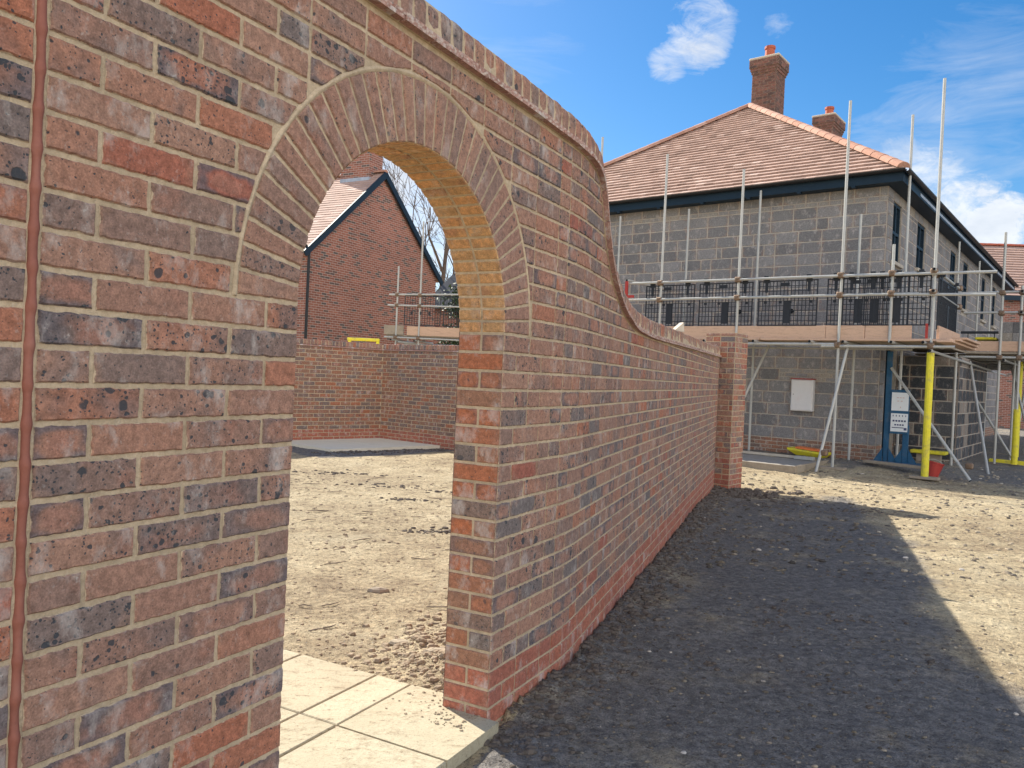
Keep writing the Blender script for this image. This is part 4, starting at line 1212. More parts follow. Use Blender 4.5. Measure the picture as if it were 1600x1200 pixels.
def yard_items():
    # shuttered slab by the house front
    root=empty('shuttered_slab',HP(-.9,-3,0),'low concrete slab shuttered with timber edging boards in front of the grey house','slab')
    mb=MB();mb.box((-3.3,-1.33,.045),(5.3,2.3,.13),MH);mb.build('slab',M['concrete'],root)
    for c,s_ in(((-3.3,-2.50,.05),(5.36,.035,.16)),((-.625,-1.32,.055),(.035,2.33,.17))):
        mb=MB();mb.box(c,s_,MH,bev=.003);mb.build('edging_board',M['oldboard'],root)
    mb=MB();mb.box((-2.2,-.80,.14),(2.7,.09,.045),MH,bev=.004);mb.build('timber_lath',M['cement'],label='long pale timber lath lying on the shuttered slab by the house',category='lath')
    mb=MB();mb.box((-.98,-.95,.15),(.34,.14,.06),MH,bev=.004);mb.build('metal_level',M['galv'],label='short grey metal box section at the end of the timber lath',category='metal section')
    # yellow tray with orange cover leaning on wall
    root=empty('mortar_tray',HP(-.35,-1.1,.14),'yellow plastic tray with an orange board on it, at the foot of the house wall','tray')
    mb=MB()
    A=[(-1.45,-.52,.285),(-.74,-.52,.235),(-.74,-.14,.235),(-1.45,-.14,.285)];B=[(-1.30,-.46,.155),(-.80,-.46,.135),(-.80,-.2,.135),(-1.30,-.2,.155)]
    a=[mb.vert(MH@V(p)) for p in A];b=[mb.vert(MH@V(p)) for p in B];a2=[mb.vert(MH@(V(p)-V((0,0,.035)))) for p in A]
    mb.face(a);mb.face(b[::-1])
    for i in range(4): j=(i+1)%4;mb.face([a2[i],a2[j],a[j],a[i]]);mb.face([b[i],b[j],a2[j],a2[i]])
    mb.build('tray',M['yellow'],root)
    mb=MB();q=[V(p) for p in((-1.30,-.50,.282),(-.86,-.50,.252),(-.86,-.2,.252),(-1.30,-.2,.282))]
    a=[mb.vert(MH@p) for p in q];b=[mb.vert(MH@(p+V((0,0,.03)))) for p in q];mb.face(b)
    for i in range(4): j=(i+1)%4;mb.face([a[i],a[j],b[j],b[i]])
    mb.build('cover_board',M['orange'],root)
    # blue notice stand
    bx=HP(-.35,.42,0);root=empty('notice_stand',bx,'blue steel stand with two white paper notices beneath the scaffold','stand')
    m=T((bx.x,bx.y,.15),-rad(30))
    mb=MB();mb.box((-.17,.03,1.0),(.09,.09,2.0),m,bev=.008);mb.build('post',M['blue'],root)
    mb=MB();mb.box((.14,0,.35),(.10,.08,.7),m,bev=.008);mb.build('post',M['blue'],root)
    mb=MB();mb.box((.03,-.05,.93),(.30,.02,.78),m,bev=.004);mb.build('notice_board',M['blue'],root)
    for sx in(-.17,.14):
        for sg in(-1,1):
            mb=MB();q=[(sx+sg*.05,-.045,.02),(sx+sg*.20,-.045,.02),(sx+sg*.05,-.045,.28)]
            a=[mb.vert(m@V(p)) for p in q];b=[mb.vert(m@(V(p)+V((0,.03,0)))) for p in q]
            mb.face(a if sg>0 else a[::-1]);mb.face(b[::-1] if sg>0 else b)
            for i in range(3): j=(i+1)%3;mb.face([a[j],a[i],b[i],b[j]] if sg>0 else [a[i],a[j],b[j],b[i]])
            mb.build('foot_gusset',M['blue'],root)
    mb=MB();mb.box((0,-.06,.02),(.85,.4,.03),m);mb.build('base_plate',M['blue'],root)
    for z0,z1,ink in((.95,1.27,0),(.58,.90,1)):
        mb=MB();mb.box((.03,-.064,(z0+z1)/2),(.27,.006,z1-z0),m);n_=mb.build('notice',M['paper'],root)
        mb=MB();z=z0
        if not ink:
            for i in range(3): mb.box((-.01+.045*i,-.069,z+.23),(.03,.003,.012),m)
            for i in range(2): mb.box((.0+.055*i,-.069,z+.17),(.03,.003,.014),m)
            mb.box((.04,-.069,z+.06),(.012,.003,.025),m)
        else:
            for i in range(5): mb.box((-.07+.05*i,-.069,z+.28),(.012,.003,.03),m)
            for i in range(5): mb.box((-.06+.045*i,-.069,z+.19),(.030,.003,.030),m)
            for i in range(4): mb.box((-.03+.040*i,-.069,z+.12),(.028,.003,.026),m)
            mb.box((.01,-.069,z+.07),(.19,.003,.014),m);mb.box((.13,-.069,z+.05),(.045,.003,.045),m)
        mb.build('printed_marks',M['ink'] if ink else M['inkred'],n_)
    # bucket
    bp=HP(-1.10,1.13,0);root=empty('red_bucket',bp,'red plastic bucket tipped beside the yellow sleeved scaffold pole','bucket')
    mb=MB();m=T((bp.x,bp.y,.06));pr=[(.09,0),(.125,.22),(.135,.225),(.135,.245),(.122,.245),(.085,.01)]
    prev=None;tilt=Matrix.Rotation(rad(14),4,'Y')
    for k in range(17):
        a=2*math.pi*k/16;ring=[mb.vert(m@tilt@V((r*math.cos(a),r*math.sin(a),z))) for r,z in pr]
        if prev:
            for i in range(len(pr)-1): mb.face([prev[i],ring[i],ring[i+1],prev[i+1]])
        prev=ring
    mb.build('pail',M['redp'],root);mb=MB();mb.path([m@tilt@V((.13*math.cos(t),.02,.23+.06*math.sin(t))) for t in [math.pi*i/8 for i in range(9)]],[.004]*9,5);mb.build('handle',M['galv'],root)
    # loose planks and yellow board
    for (v0,u0,v1,u1,z,w,mt,lb,ct) in((.0,-.75,.98,-.98,.185,.14,'oldboard','weathered plank lying in front of the blue notice stand','plank'),):
        a=V((v0,u0,z));b=V((v1,u1,z));d=b-a;m=MH@Matrix.Translation((a+b)/2)@Matrix.Rotation(math.atan2(d.y,d.x),4,'Z')
        mb=MB();mb.box((0,0,0),(d.length,w,.045),m,bev=.004);mb.build('plank',M[mt],label=lb,category=ct)
    mb=MB();mb.box((.72,.92,.33),(.60,.30,.06),MH,bev=.012)
    mb.build('yellow_board',M['yellow'],label='yellow plastic board raised on packing behind the yellow sleeved pole',category='board')
    mb=MB();mb.box((.72,.95,.20),(.4,.2,.19),MH);mb.build('timber_block',M['oldboard'],label='timber packing under the yellow board near the house door',category='packing')
    mb=MB();mb.box((2.0,3.0,.12),(1.1,.12,.10),MH,bev=.01);mb.build('yellow_timber',M['yellow'],label='yellow timber length on the ground under the side scaffold',category='timber')
    # mortar wedge on coping
    q=WP(4.35,-.04,0);z=top(4.35)+.136
    mb=MB();m=T((q.x,q.y,z),rad(20));a=[mb.vert(m@V(p)) for p in((-.05,-.03,0),(.06,-.03,0),(.05,-.03,.085),(-.05,.04,0),(.06,.04,0),(.05,.04,.085))]
    mb.face([a[0],a[1],a[2]]);mb.face([a[5],a[4],a[3]]);mb.face([a[1],a[4],a[5],a[2]]);mb.face([a[0],a[2],a[5],a[3]]);mb.face([a[0],a[3],a[4],a[1]])
    mb.build('timber_wedge',M['cement'],label='small pale wedge sitting on the coping of the low brick wall',category='wedge')
    # red bracket on the far end of the scaffold rail
    mb=MB();mb.box((-4.48,-1.60,3.27),(.05,.05,.32),MH);mb.box((-4.40,-1.60,3.12),(.18,.05,.05),MH)
    mb.build('red_bracket',M['redp'],label='red bracket hanging at the left end of the scaffold guard rail',category='bracket')
yard_items()

# ------------------------------------------------------------------ gabled brick house seen through the arch
def uvwall(mb,pts,O,d,col=(.5,.5,.5)):
    idx=[mb.vert(p) for p in pts];uv=[((p-O).dot(d),p.z) for p in pts];mb.face(idx,col,uv)
def gable_house():
    A=V((-6.38,24.0,0));B=V((-3.08,30.1,0));d=(B-A).normalized();W=(B-A).length
    back=V((-d.y,d.x,0))          # away from the camera, to the left
    root=empty('gable_house',(A+B)/2,'tall red brick gable end house with dark verge boards, seen through the arch','house')
    ez,az=5.05,8.10;L=14
    mid=A+d*(W/2);Z=lambda p,z:V((p.x,p.y,z))
    w=MB()
    uvwall(w,[Z(A,-.2),Z(B,-.2),Z(B,ez),Z(mid,az-.08),Z(A,ez)],A,d)
    uvwall(w,[Z(A+back*L,-.2),Z(A,-.2),Z(A,ez),Z(A+back*L,ez)],A,back)
    uvwall(w,[Z(B,-.2),Z(B+back*L,-.2),Z(B+back*L,ez),Z(B,ez)],B,back)
    uvwall(w,[Z(B+back*L,-.2),Z(A+back*L,-.2),Z(A+back*L,ez),Z(mid+back*L,az-.08),Z(B+back*L,ez)],B,-d)
    w.build('wall',M['farbrick'],root)
    ov=.18;rise=az-ez;run=W/2;sl=math.hypot(rise,run)
    r=MB();t=MB()
    front=-back
    for sg,E in((1,A),(-1,B)):
        up=(d*sg*run+V((0,0,rise))).normalized();e0=Z(E,ez)-up*.35+V((0,0,.06))+front*.14
        top_=e0+up*(sl+.35)
        r.quad(e0,e0+back*(L+.2),top_+back*(L+.2),top_)
        if sg==1: roof_tiles(t,e0+back*(L+.2),front,up,L+.2,sl+.35,.16,.4,lambda y:0,lambda y:L+.2,seed=8,colf=lambda rr:(rr.uniform(.3,1),0,0))
        else: roof_tiles(t,e0,back,up,L+.2,sl+.35,.1,.5,lambda y:0,lambda y:L+.2,seed=9)
    ro=r.build('roof',M['tile'],root);t.build('roof_tiles',M['tile'],ro)
    vb=MB()
    for sg,E in((1,A),(-1,B)):
        up=(d*sg*run+V((0,0,rise))).normalized();nr=(V((0,0,1))-up*up.z).normalized()
        e0=Z(E,ez)-up*.35+front*.15+nr*.07;e1=e0+up*(sl+.36)
        for k in((0,.16),): 
            q=[e0-nr*.17,e1-nr*.17,e1+nr*.02,e0+nr*.02];q2=[p+back*.06 for p in q]
            a=[vb.vert(p) for p in q];b=[vb.vert(p) for p in q2]
            vb.face(a);vb.face(b[::-1])
            for i in range(4): j=(i+1)%4;vb.face([a[j],a[i],b[i],b[j]])
    vb.build('verge_board',M['navy'],root)
    rg=MB();ridge_line(rg,Z(mid,az+.08)+front*.12,Z(mid,az+.08)+back*L,.11,.45);rg.build('ridge_tiles',M['ridge'],ro)
    # chimney on the ridge
    c=MB();cc=mid+back*.95;hw,hd=.36,.62
    cs=[cc-d*hw-back*hd,cc+d*hw-back*hd,cc+d*hw+back*hd,cc-d*hw+back*hd]
    for i in range(4):
        p,q=cs[i],cs[(i+1)%4];dd=(q-p).normalized();uvwall(c,[Z(p,6.9),Z(q,6.9),Z(q,10.4),Z(p,10.4)],p,dd)
    uvwall(c,[Z(p,10.4) for p in cs],cs[0],d)
    ch=c.build('chimney',M['farbrick'],root)
    f=MB()
    for i in range(4):
        p,q=cs[i],cs[(i+1)%4];dd=(q-p).normalized();n=dd.cross(V((0,0,1)))
        f.quad(Z(p,7.2)+n*.012-dd*.02,Z(q,7.2)+n*.012+dd*.02,Z(q,7.98)+n*.012+dd*.02,Z(p,7.98)+n*.012-dd*.02)
    f.build('flashing',M['lead'],ch)
    dp=MB();px=A+front*.06-d*.02;dp.tube(Z(px,0),Z(px,ez-.1),.045);dp.tube(Z(px,ez-.1),Z(A,ez+.05)-d*.2+front*.05,.045)
    dp.build('downpipe',M['rubber'],root)
gable_house()
# low dark roofed building behind it
def back_house():
    root=empty('brick_house',(-2.5,40,0),'low house with a dark slate roof behind the bare tree','house')
    w=MB();O=V((-4.2,38,0));d=V((1,.15,0)).normalized()
    uvwall(w,[O+V((0,0,0)),O+d*6,O+d*6+V((0,0,4.6)),O+V((0,0,4.6))],O,d)
    w.build('wall',M['farbrick'],root)
    r=MB();b=V((-.15,1,0)).normalized()
    e0=O-d*.4-b*.3+V((0,0,4.5));e1=O+d*6.4-b*.3+V((0,0,4.5));ap=O+d*1.3+b*2.6+V((0,0,6.55));aq=O+d*1.6+b*2.6+V((0,0,6.55))
    r.quad(e0,e1,aq,ap);r.face([r.vert(e0+b*6),r.vert(e0),r.vert(ap)]);r.face([r.vert(e1),r.vert(e1+b*6),r.vert(aq)])
    r.build('roof',M['slate'],root)
back_house()
def arch_scaffold():
    m=Matrix.Translation((-2.95,21.6,0))@Matrix.Rotation(rad(-8),4,'Z')
    root=empty('scaffold',(-1.8,21.7,0),'small tube scaffold platform in front of the gable house, seen through the arch','scaffold')
    poles(root,[(-.30,0,.05,4.28),(.34,0,.05,5.52),(2.0,0,.05,5),(-.30,1.2,.05,2.6),(2.0,1.2,.05,3.2)],m=m)
    rails(root,[((-.52,-.05,3.49),(2.6,-.05,3.58)),((-.55,-.05,3.2),(2.6,-.05,3.22))],'guard_rail',m=m)
    rails(root,[((-.62,-.05,2.33),(2.6,-.05,2.30)),((-.35,-.3,2.25),(-.2,1.4,2.25)),((.3,-.3,2.25),(.4,1.4,2.25)),((-.4,1.2,2.2),(2.5,1.2,2.2)),((-.2,-.2,2.2),(1.2,1.2,2.12))],m=m,mat='galv')
    for i in range(4):
        mb=MB();mb.box((1.0,.15+.23*i,2.385),(3.2,.22,.038),m);mb.build('deck_board',M['oldboard'],root)
    mb=MB();mb.box((1.3,.03,2.52),(2.6,.038,.25),m,bev=.004);mb.build('toe_board',M['board'],root)
    mb=MB();mb.box((-.37,.02,2.53),(.55,.04,.26),m,bev=.004);mb.build('toe_board_end',M['oldboard'],root)
    cp=CP()
    for v in(-.3,.34):
        for z in(3.5,3.21,2.33): coupler(cp,(v,-.03,z),m)
    cp.build('coupler',M['coupler'],root)
    rot=rad(-8)+AR
    for k,(x,l) in enumerate(((-.08,'black mesh brick guard at the left end of the scaffold seen through the arch'),(1.02,'second black mesh brick guard from the left on the scaffold seen through the arch'))):
        p=m@V((x,.0,2.68));root2=empty('brick_guard',p,l,'brick guard','black mesh brick guards on the scaffold through the arch',rz=rad(-8))
        mm=T(p,rad(-8));g=MB();f=MB()
        for i in range(1,14): g.box((1.0*i/14,0,.4),(.012,.008,.8),mm)
        for i in range(1,4): g.box((.5,.006,.2*i),(1.0,.007,.012),mm)
        for xx in(0,1): f.box((xx,0,.4),(.022,.016,.82),mm)
        for z in(0,.8): f.box((.5,0,z),(1.0,.016,.022),mm)
        for xx in(.12,.5,.85): f.box((xx,-.01,.83),(.14,.03,.09),mm)
        for xx in(.2,.45,.7): f.box((xx,-.01,.33),(.06,.02,.09),mm)
        f.build('frame',M['black'],root2);g.build('mesh_grid',M['black'],root2)
arch_scaffold()
def barrier():
    p=V((-3.80,18,0));root=empty('yellow_barrier',p,'yellow plastic barrier showing above the far garden wall coping','barrier')
    m=T(p,rad(-6));mb=MB();mb.box((.37,0,2.085),(.76,.06,.07),m,bev=.015);mb.build('top_rail',M['yellow'],root)
    for x in(.05,.71):
        mb=MB();mb.box((x,0,1.03),(.07,.06,2.05),m,bev=.01);mb.build('leg',M['yellow'],root)
    mb=MB();mb.box((.37,0,1.2),(.60,.04,.06),m);mb.build('lower_rail',M['yellow'],root)
barrier()
# ------------------------------------------------------------------ distant house on the right
def right_house():
    O=V((19.5,33.5,0));d=V((math.cos(rad(4)),-math.sin(rad(4)),0));b=V((-d.y,d.x,0));W=14
    root=empty('brick_house',O+d*7,'finished red brick house with brown tiled roof at the right edge of the photo','house')
    ez,az=5.7,8.6
    w=MB();h=[(2.2,3.1,3.6,5.1)]
    Z=lambda s,z,n=0:O+d*s+V((0,0,z))-b*n
    for a0,a1,z0,z1 in((0,3.0,-.2,ez),(4.1,W,-.2,ez),(3.0,4.1,-.2,3.9),(3.0,4.1,5.15,ez)): uvwall(w,[Z(a0,z0),Z(a1,z0),Z(a1,z1),Z(a0,z1)],O,d)
    uvwall(w,[Z(0,-.2)+b*8,Z(0,-.2),Z(0,ez),Z(0,az)+b*4,Z(0,ez)+b*8],O,-b)
    w.build('wall',M['farbrick'],root)
    f=MB()
    for s in(3.04,3.55,4.06): f.box((0,0,0),(.07,.08,1.25),Matrix.Translation(Z(s,4.52,-.04))@Matrix.Rotation(-rad(4),4,'Z'))
    for z in(3.93,4.55,5.12): f.box((0,0,0),(1.1,.07,.06),Matrix.Translation(Z(3.55,z,-.041))@Matrix.Rotation(-rad(4),4,'Z'))
    ff=f.build('window',M['white'],root);g=MB();g.quad(Z(3.0,3.9,-.06),Z(4.1,3.9,-.06),Z(4.1,5.15,-.06),Z(3.0,5.15,-.06));g.build('pane',M['glass'],ff)
    t=MB();r=MB();up=(b*4.3+V((0,0,az-ez))).normalized();sl=math.hypot(4.3,az-ez);e0=Z(-.3,ez,.3)
    r.quad(e0,e0+d*(W+.6),e0+d*(W+.6)+up*sl,e0+up*sl);r.quad(e0+up*sl,e0+d*(W+.6)+up*sl,e0+d*(W+.6)+b*8.6,e0+b*8.6)
    roof_tiles(t,e0,d,up,W+.6,sl,.26,.5,lambda y:0,lambda y:W+.6,seed=12,thick=.06,lift=.065,colf=lambda rr:(rr.uniform(.1,.7),0,0))
    ro=r.build('roof',M['tile'],root);t.build('roof_tiles',M['tile'],ro)
    rg=MB();ridge_line(rg,e0+up*sl,e0+up*sl+d*(W+.6),.13,.45);rg.build('ridge_tiles',M['pot'],ro)
    fa=MB();fa.box((0,0,0),(W+.5,.05,.2),Matrix.Translation(Z(W/2,ez-.06,.3))@Matrix.Rotation(-rad(4),4,'Z'));fa.build('fascia',M['navy'],root)
right_house()

# ------------------------------------------------------------------ trees
def bare_tree(base,height,seed,label,levels=6,spread=.42,r0=.22):
    rr=random.Random(seed);mb=MB();tk=MB()
    root=empty('bare_tree',base,label,'tree')
    def grow(target,p,d,L,r,lev):
        n=4;pts=[p];rs=[r];q=p;dd=d.copy()
        for i in range(n):
            dd=(dd+V((rr.uniform(-1,1),rr.uniform(-1,1),rr.uniform(-.5,.8)))*.13).normalized()
            q=q+dd*(L/n);pts.append(q);rs.append(r*(1-.38*(i+1)/n))
        target.path([(*a,) for a in pts],rs,5 if lev>2 else 4)
        if lev==0:return
        k=3 if rr.random()<.6 else 2
        if lev==levels:k=5
        for i in range(k):
            ax=dd.orthogonal().normalized();ax.rotate(Matrix.Rotation(rr.uniform(0,6.28),3,dd) if False else Matrix.Rotation(2*math.pi*(i+rr.random()*.6)/k,3,dd))
            nd=(dd*1.0+ax*rr.uniform(spread,spread*2.0)+V((0,0,.12))).normalized()
            j=rr.randint(2,4);st=pts[j]
            grow(mb,st,nd,L*rr.uniform(.62,.85),max(.014,rs[j]*rr.uniform(.58,.78)),lev-1)
    grow(tk,V(base),V((0,0,1)),height*.36,r0,levels)
    tk.build('trunk',M['bark'],root);mb.build('branches',M['bark'],root)
bare_tree((-4.6,44,0),14.0,5,'tall bare leafless tree rising behind the gable house roof',6,.40,.34)
bare_tree((-2.0,52,0),12.0,11,'leafless tree with fine twigs right of the gable house',6,.45,.22)
def leafy_tree(base,h,w,seed,label,n=9000):
    rr=random.Random(seed);root=empty('evergreen_tree',base,label,'tree');b=V(base)
    t=MB();t.path([b,b+V((.05,0,h*.4)),b+V((0,.1,h*.8))],[.18,.13,.04],7);
    cl=[]
    for i in range(26):
        z=h*rr.uniform(.25,1.0);ww=w*math.sqrt(max(.05,1-((z/h-.55)/.5)**2));a=rr.uniform(0,6.28);r_=rr.uniform(.1,.9)*ww
        c=b+V((math.cos(a)*r_,math.sin(a)*r_,z));cl.append((c,rr.uniform(.35,.75)))
        t.path([b+V((0,0,z*.6)),(b+V((0,0,z*.8))+c)*.5,c],[.05,.03,.012],4)
    t.build('trunk',M['bark'],root)
    c_=MB()
    for i in range(n):
        c,r_=rr.choice(cl);v=V((rr.gauss(0,1),rr.gauss(0,1),rr.gauss(0,.8)));v=v.normalized()*r_*rr.random()**.4
        p=c+v;u=V((rr.uniform(-1,1),rr.uniform(-1,1),rr.uniform(-1,1))).normalized();w_=u.orthogonal().normalized();s=rr.uniform(.05,.11)
        c_.face([c_.vert(p-u*s),c_.vert(p+w_*s*.5),c_.vert(p+u*s),c_.vert(p-w_*s*.5)],(rr.random(),0,0))
    c_.build('crown',M['leaf'],root)
leafy_tree((-2.3,33,0),4.9,.8,4,'small leafy evergreen tree behind the scaffold, right of the gable house',4500)
leafy_tree((-0.9,34,0),5.0,1.5,14,'darker evergreen bush tree half hidden by the arch jamb and scaffold mesh')

# ------------------------------------------------------------------ loose stones, clods, twigs
def stones(name,lst,mat,seed,kind='stuff'):
    rr=random.Random(seed);mb=MB()
    for x,y,r,flat_ in lst:
        z=gz(x,y);c=(rr.random(),0,0)
        if flat_<0: z=-flat_;f=.6
        else:f=flat_
        ph=rr.uniform(0,6.28);n=6;rings=[]
        ir=[rr.uniform(.75,1.2) for _ in range(n)]
        for lz,lr in((-.4,.75),(.15,1.0),(.62,.6)):
            rings.append([mb.vert((x+math.cos(ph+2*math.pi*i/n)*r*lr*ir[i]*rr.uniform(.85,1.12),y+math.sin(ph+2*math.pi*i/n)*r*lr*ir[i]*rr.uniform(.85,1.12)*.8,z+lz*r*f*rr.uniform(.8,1.2))) for i in range(n)])
        for A,B in zip(rings[:-1],rings[1:]):
            for i in range(n): j=(i+1)%n;mb.face([A[i],A[j],B[j],B[i]],c)
        mb.face(rings[-1],c)
    return mb.build(name,mat,kind=kind)
def wn(x,y):
    if y-P0[1]<.9: return (x-P0[0])*math.cos(TH0)-(y-P0[1])*math.sin(TH0)
    q=WP(.95,0,0);return (x-q.x)*math.cos(TH1)-(y-q.y)*math.sin(TH1)
rr=random.Random(77);L1=[];L2=[];L3=[]
while len(L1)<13000:
    y=2.3+11*rr.random()**1.5;x=rr.uniform(-.4,1.0+y*.62)
    if wn(x,y)<.03:continue
    r=.0026+.0125*rr.random()**7*(1 if y<6 else 1.6)
    if y>6:r*=1.6
    L1.append((x,y,r,rr.uniform(.5,.9)))
# spill of loose lumps against the wall foot
for i in range(2600):
    s=rr.random()**1.3*8.4-.1;n=.02+abs(rr.gauss(0,.13));p=WP(s,n,0)
    L2.append((p.x,p.y,.006+.020*rr.random()**4*(1+s*.12),rr.uniform(.6,1)))
for i in range(500):
    p=V((3.0,10.9,0))+V((rr.gauss(0,.45),rr.gauss(0,.3),0));L2.append((p.x,p.y,.02+.05*rr.random()**2,.8))
# garden side lumps
while len(L3)<10000:
    y=3.3+11*rr.random()**1.6;x=-.2-y*.28+rr.uniform(-.35*y,.35*y)
    if wn(x,y)>-.25:continue
    sx=(x-P0[0])*math.sin(TH0)+(y-P0[1])*math.cos(TH0);
    if sx<.13 and wn(x,y)>-2.45 and rr.random()<.985:continue
    onslab=sx<.13 and wn(x,y)>-2.45
    L3.append((x,y,(.0028+.012*rr.random()**6)*(1 if y<6 else 1.6),.7 if not onslab else -.055))
for i in range(2600):
    a=rr.gauss(0,.26);b_=rr.gauss(0,.26);x=-.10+a;y=3.90+b_
    if wn(x,y)>-.23:continue
    L3.append((x,y,.005+.022*rr.random()**3.5,.8))
def curb(i): pass
for i in range(160):
    s=rr.uniform(-.15,.12);n=-.03-abs(rr.gauss(.0,.16));p=WP(0,0,0)+WT(0)*s+WN(0)*n
    L3.append((p.x,p.y,.003+.007*rr.random()**2,-.056))
stones('gravel',[q for i,q in enumerate(L1) if i%9 and wn(q[0],q[1])<1.8],M['stone_dark'],1);stones('gravel',[q for i,q in enumerate(L1) if not(i%9 and wn(q[0],q[1])<1.8)],M['stone'],1);stones('soil_clods',L2,M['clod'],2);stones('rubble',L3,M['sandclod'],3)
L4=[]
for i in range(420):
    a=rr.uniform(-1.2,2.8);b_=1.76+abs(rr.gauss(0,.17));x,y=GP(a,b_)
    L4.append((x,y,.008+.03*rr.random()**2,.8))
for i in range(500):
    v=rr.uniform(-3,3);u_=rr.uniform(-1.9,1.5);p=HP(u_,v,0);L4.append((p.x,p.y,.01+.035*rr.random()**3,.7))
stones('soil_clods',L4[:420],M['clod'],5);stones('gravel',L4[420:],M['stone'],6)
tw=MB()
for i in range(150):
    y=4+9*rr.random();x=-.2-y*.26+rr.uniform(-.3*y,.3*y) if i<110 else rr.uniform(2,7)
    if i<110 and wn(x,y)>-.4:continue
    if i>=110: y=rr.uniform(6,12)
    a=rr.uniform(-.5,.6);L_=rr.uniform(.04,.22);z=gz(x,y)+.006
    p0=V((x,y,z));p1=p0+V((math.cos(a)*L_*.5,math.sin(a)*L_*.5,rr.uniform(0,.015)));p2=p0+V((math.cos(a+.3)*L_,math.sin(a+.3)*L_,.002))
    tw.path([p0,p1,p2],[.0035,.004,.002],4)
tw.build('twigs',M['bark'],kind='stuff')
cl_=[]
for (cx,cy,n_,sp) in ((-1.05,8.6,60,.16),(-.55,7.0,70,.2),(-1.5,9.6,50,.3),(-2.2,10.4,60,.4),(-.6,9.3,40,.22),(4.1,9.4,60,.3),(3.3,9.9,50,.35)):
    for i in range(n_): cl_.append((cx+rr.gauss(0,sp),cy+rr.gauss(0,sp*.35),.008+.028*rr.random()**2,.7))
for k in range(26):
    cx,cy=rr.uniform(.6,3.2),rr.uniform(2.9,9.5)
    if not .25<wn(cx,cy)<2.0:continue
    an=rr.uniform(0,3.1);ln=rr.uniform(.1,.5)
    for i in range(rr.randint(25,60)): q=rr.gauss(0,ln*.6);cl_.append((cx+math.cos(an)*q+rr.gauss(0,.05),cy+math.sin(an)*q+rr.gauss(0,.05),.004+.017*rr.random()**3,.8))
stones('soil_clods',cl_,M['clod'],8)
# individual larger stones on the sand and a few pale pieces by the wall end
big=[(-.78,4.95,.05,'brown half brick lump lying alone on the sand through the arch'),(-.50,4.02,.055,'flat pale stone on the sand near the right arch jamb'),(-.30,3.80,.05,'long flat pale stone close to the paving edge'),(.55,2.62,.022,'pale chip of stone on the dark ground by the paving corner'),(3.15,10.55,.035,'white stone fragment at the foot of the brick pillar')]
for x,y,r,l in big:
    rr2=random.Random(int(x*100)+9);mb=MB();c=(.85,0,0);z=gz(x,y);n=9;rings=[]
    ir=[rr2.uniform(.7,1.25) for _ in range(n)];k=.55 if 'flat' in l else .9
    for lz,lr in((-.4,.8),(.1,1.0),(.45,.85),(.6,.45)):
        rings.append([mb.vert((x+math.cos(2*math.pi*i/n)*r*lr*ir[i]*1.3,y+math.sin(2*math.pi*i/n)*r*lr*ir[i]*.7,z+lz*r*k*rr2.uniform(.9,1.1))) for i in range(n)])
    for A,B in zip(rings[:-1],rings[1:]):
        for i in range(n): j=(i+1)%n;mb.face([A[i],A[j],B[j],B[i]],c)
    mb.face(rings[-1],c);mb.build('stone',M['stone'] if 'white' in l or 'pale' in l else M['oldboard'],label=l,category='stone')

# ------------------------------------------------------------------ light, sky, camera
SAZ,SAL=rad(-39.6),rad(38.4)
sd=V((math.sin(SAZ)*math.cos(SAL),math.cos(SAZ)*math.cos(SAL),math.sin(SAL)))
sl=bpy.data.lights.new('sun','SUN');sl.energy=4.9;sl.angle=rad(.53);sl.color=(1,.93,.80)
so=bpy.data.objects.new('sun',sl);COL.objects.link(so);so.rotation_euler=sd.to_track_quat('Z','Y').to_euler()
w=bpy.data.worlds.new('World');scene.world=w;w.use_nodes=True
nt=NT(w)
tc=nt.n('ShaderNodeTexCoord').outputs['Generated']
sky=nt.n('ShaderNodeTexSky',sky_type='NISHITA');sky.sun_disc=False;sky.sun_elevation=SAL;sky.sun_rotation=SAZ
sky.air_density=1.0;sky.dust_density=.6;sky.ozone_density=2.5;sky.altitude=50
skyc=sky.outputs[0]
import math as _m
Fp=1230.;_p=_m.atan(12/Fp);_a=_m.atan(.045)
FW=V((0,_m.cos(_p),-_m.sin(_p)));UP=V((0,_m.sin(_p),_m.cos(_p)));RX=V((1,0,0))
CR=RX*_m.cos(_a)+UP*_m.sin(_a);CU=UP*_m.cos(_a)-RX*_m.sin(_a)
def az_el(x,y):
    d=(FW+CR*((x-800)/Fp)+CU*((600-y)/Fp)).normalized();return d
nv=nt.vmath('NORMALIZE',tc)
def blob(dirv,rad_deg,soft):
    d=nt.vmath('DOT_PRODUCT',nv,tuple(dirv));return nt.rng(d,_m.cos(rad(rad_deg)),_m.cos(rad(rad_deg*soft)),0,1,True)
sc=nt.vmath('MULTIPLY',nv,(1,1,1.9))
n1=nt.noise(sc,11,10,.66,.9);n2=nt.noise(sc,26,8,.68,1.0);n3=nt.noise(nt.vmath('MULTIPLY',nv,(1,1,4.5)),6,9,.65,.8)
cl=None
def addc(m,thr,wd,amp,nn):
    global cl
    k=nt.math('MULTIPLY',nt.rng(nt.math('ADD',nn,nt.math('MULTIPLY',m,.42)),thr,thr+wd),nt.math('MULTIPLY',nt.rng(m,0,.25),amp))
    cl=k if cl is None else nt.math('MAXIMUM',cl,k)
n12=nt.math('ADD',nt.math('MULTIPLY',n1,.55),nt.math('MULTIPLY',n2,.45))
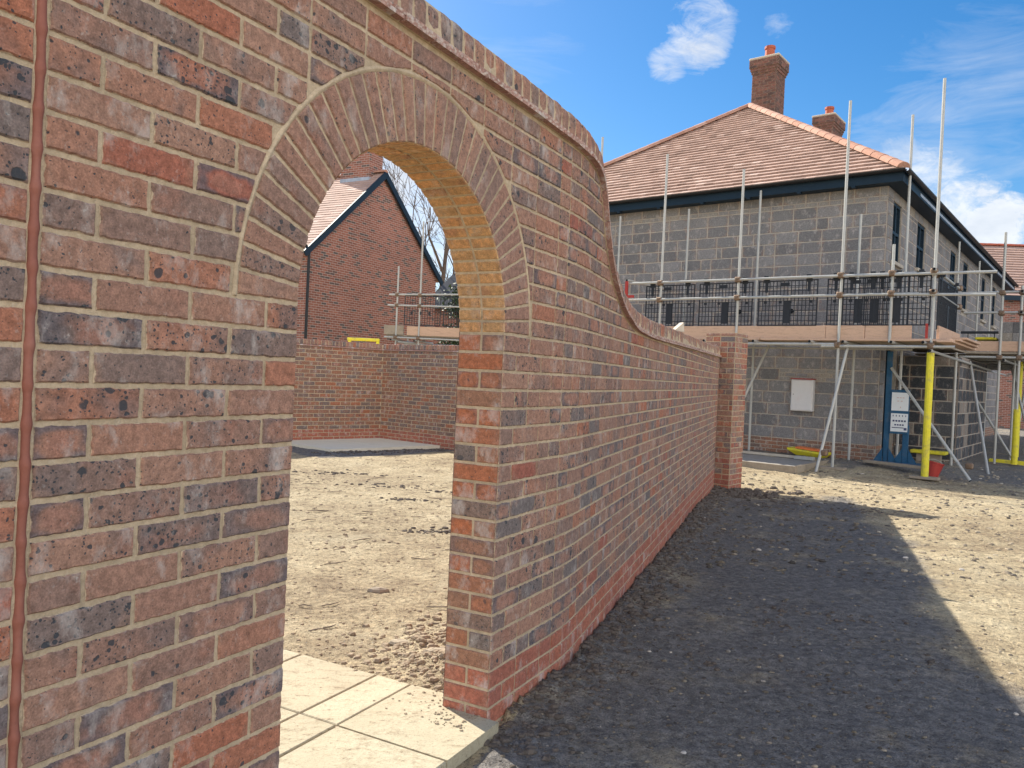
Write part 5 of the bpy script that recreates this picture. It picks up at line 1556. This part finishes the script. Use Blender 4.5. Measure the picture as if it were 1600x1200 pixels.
for (x,y),r,so_,thr,wd,amp,nn in (((1092,62),3.3,.1,.76,.30,1.0,n12),((1045,98),2.2,.1,.76,.30,.9,n12),((1120,40),2.2,.1,.76,.3,.8,n12),((1090,5),3.0,.2,.84,.2,.6,n12),((1215,40),1.6,.2,.82,.2,.4,n12),
    ((1430,240),6.5,.2,.74,.5,.55,n3),((1500,190),9,.2,.80,.5,.5,n3),((1440,290),4.0,.2,.76,.25,.8,n12),((1500,345),4.4,.1,.72,.22,.9,n12),((1555,350),2.8,.2,.70,.16,.95,n12),((1400,265),3.0,.2,.72,.3,.8,n12),
    ((620,330),12,.3,.60,.45,.95,n12),((540,300),9,.3,.58,.4,1.0,n12),((760,60),10,.2,.88,.6,.35,n3)):
    addc(blob(az_el(x,y),r,so_),thr,wd,amp,nn)
shade=nt.ramp(nt.noise(sc,14,5,.6),[(.3,(4.6,4.9,5.4)),(.7,(6.6,6.7,6.8))])
# unseen bright cloud added behind the camera to lift the shade
fill_cloud=nt.math('MULTIPLY',nt.rng(nt.vmath('DOT_PRODUCT',nv,(.35,-.93,.05)),.25,.7,0,1,True),nt.rng(nt.noise(sc,3.0,7,.6,.3),.36,.56,0,1))
shade=nt.mix(nt.rng(nt.vmath('DOT_PRODUCT',nv,(0,-1,0)),-.1,.3),shade,(17.0,16.4,15.8))
cl=nt.math('MAXIMUM',cl,fill_cloud)
tint=nt.n('ShaderNodeHueSaturation',ins={'Saturation':1.40,'Value':1.0,'Color':skyc}).outputs[0]
final=nt.mix(nt.math('MULTIPLY',cl,.92),tint,shade)
bg=nt.n('ShaderNodeBackground',ins={'Color':final,'Strength':.085});o=nt.n('ShaderNodeOutputWorld');nt.nt.links.new(bg.outputs[0],o.inputs[0])

cam=bpy.data.cameras.new('camera');cam.sensor_width=36;cam.sensor_fit='HORIZONTAL';cam.lens=36*1230/1600;cam.clip_start=.05;cam.clip_end=3000
co=bpy.data.objects.new('camera',cam);COL.objects.link(co)
mt=Matrix((( CR.x,CU.x,-FW.x,0),(CR.y,CU.y,-FW.y,0),(CR.z,CU.z,-FW.z,H),(0,0,0,1)))
co.matrix_world=mt
scene.camera=co
vs=scene.view_settings;vs.view_transform='Standard';vs.look='None';vs.exposure=.95;vs.gamma=1
scene.render.engine='CYCLES'
scene.cycles.max_bounces=8;scene.cycles.diffuse_bounces=5
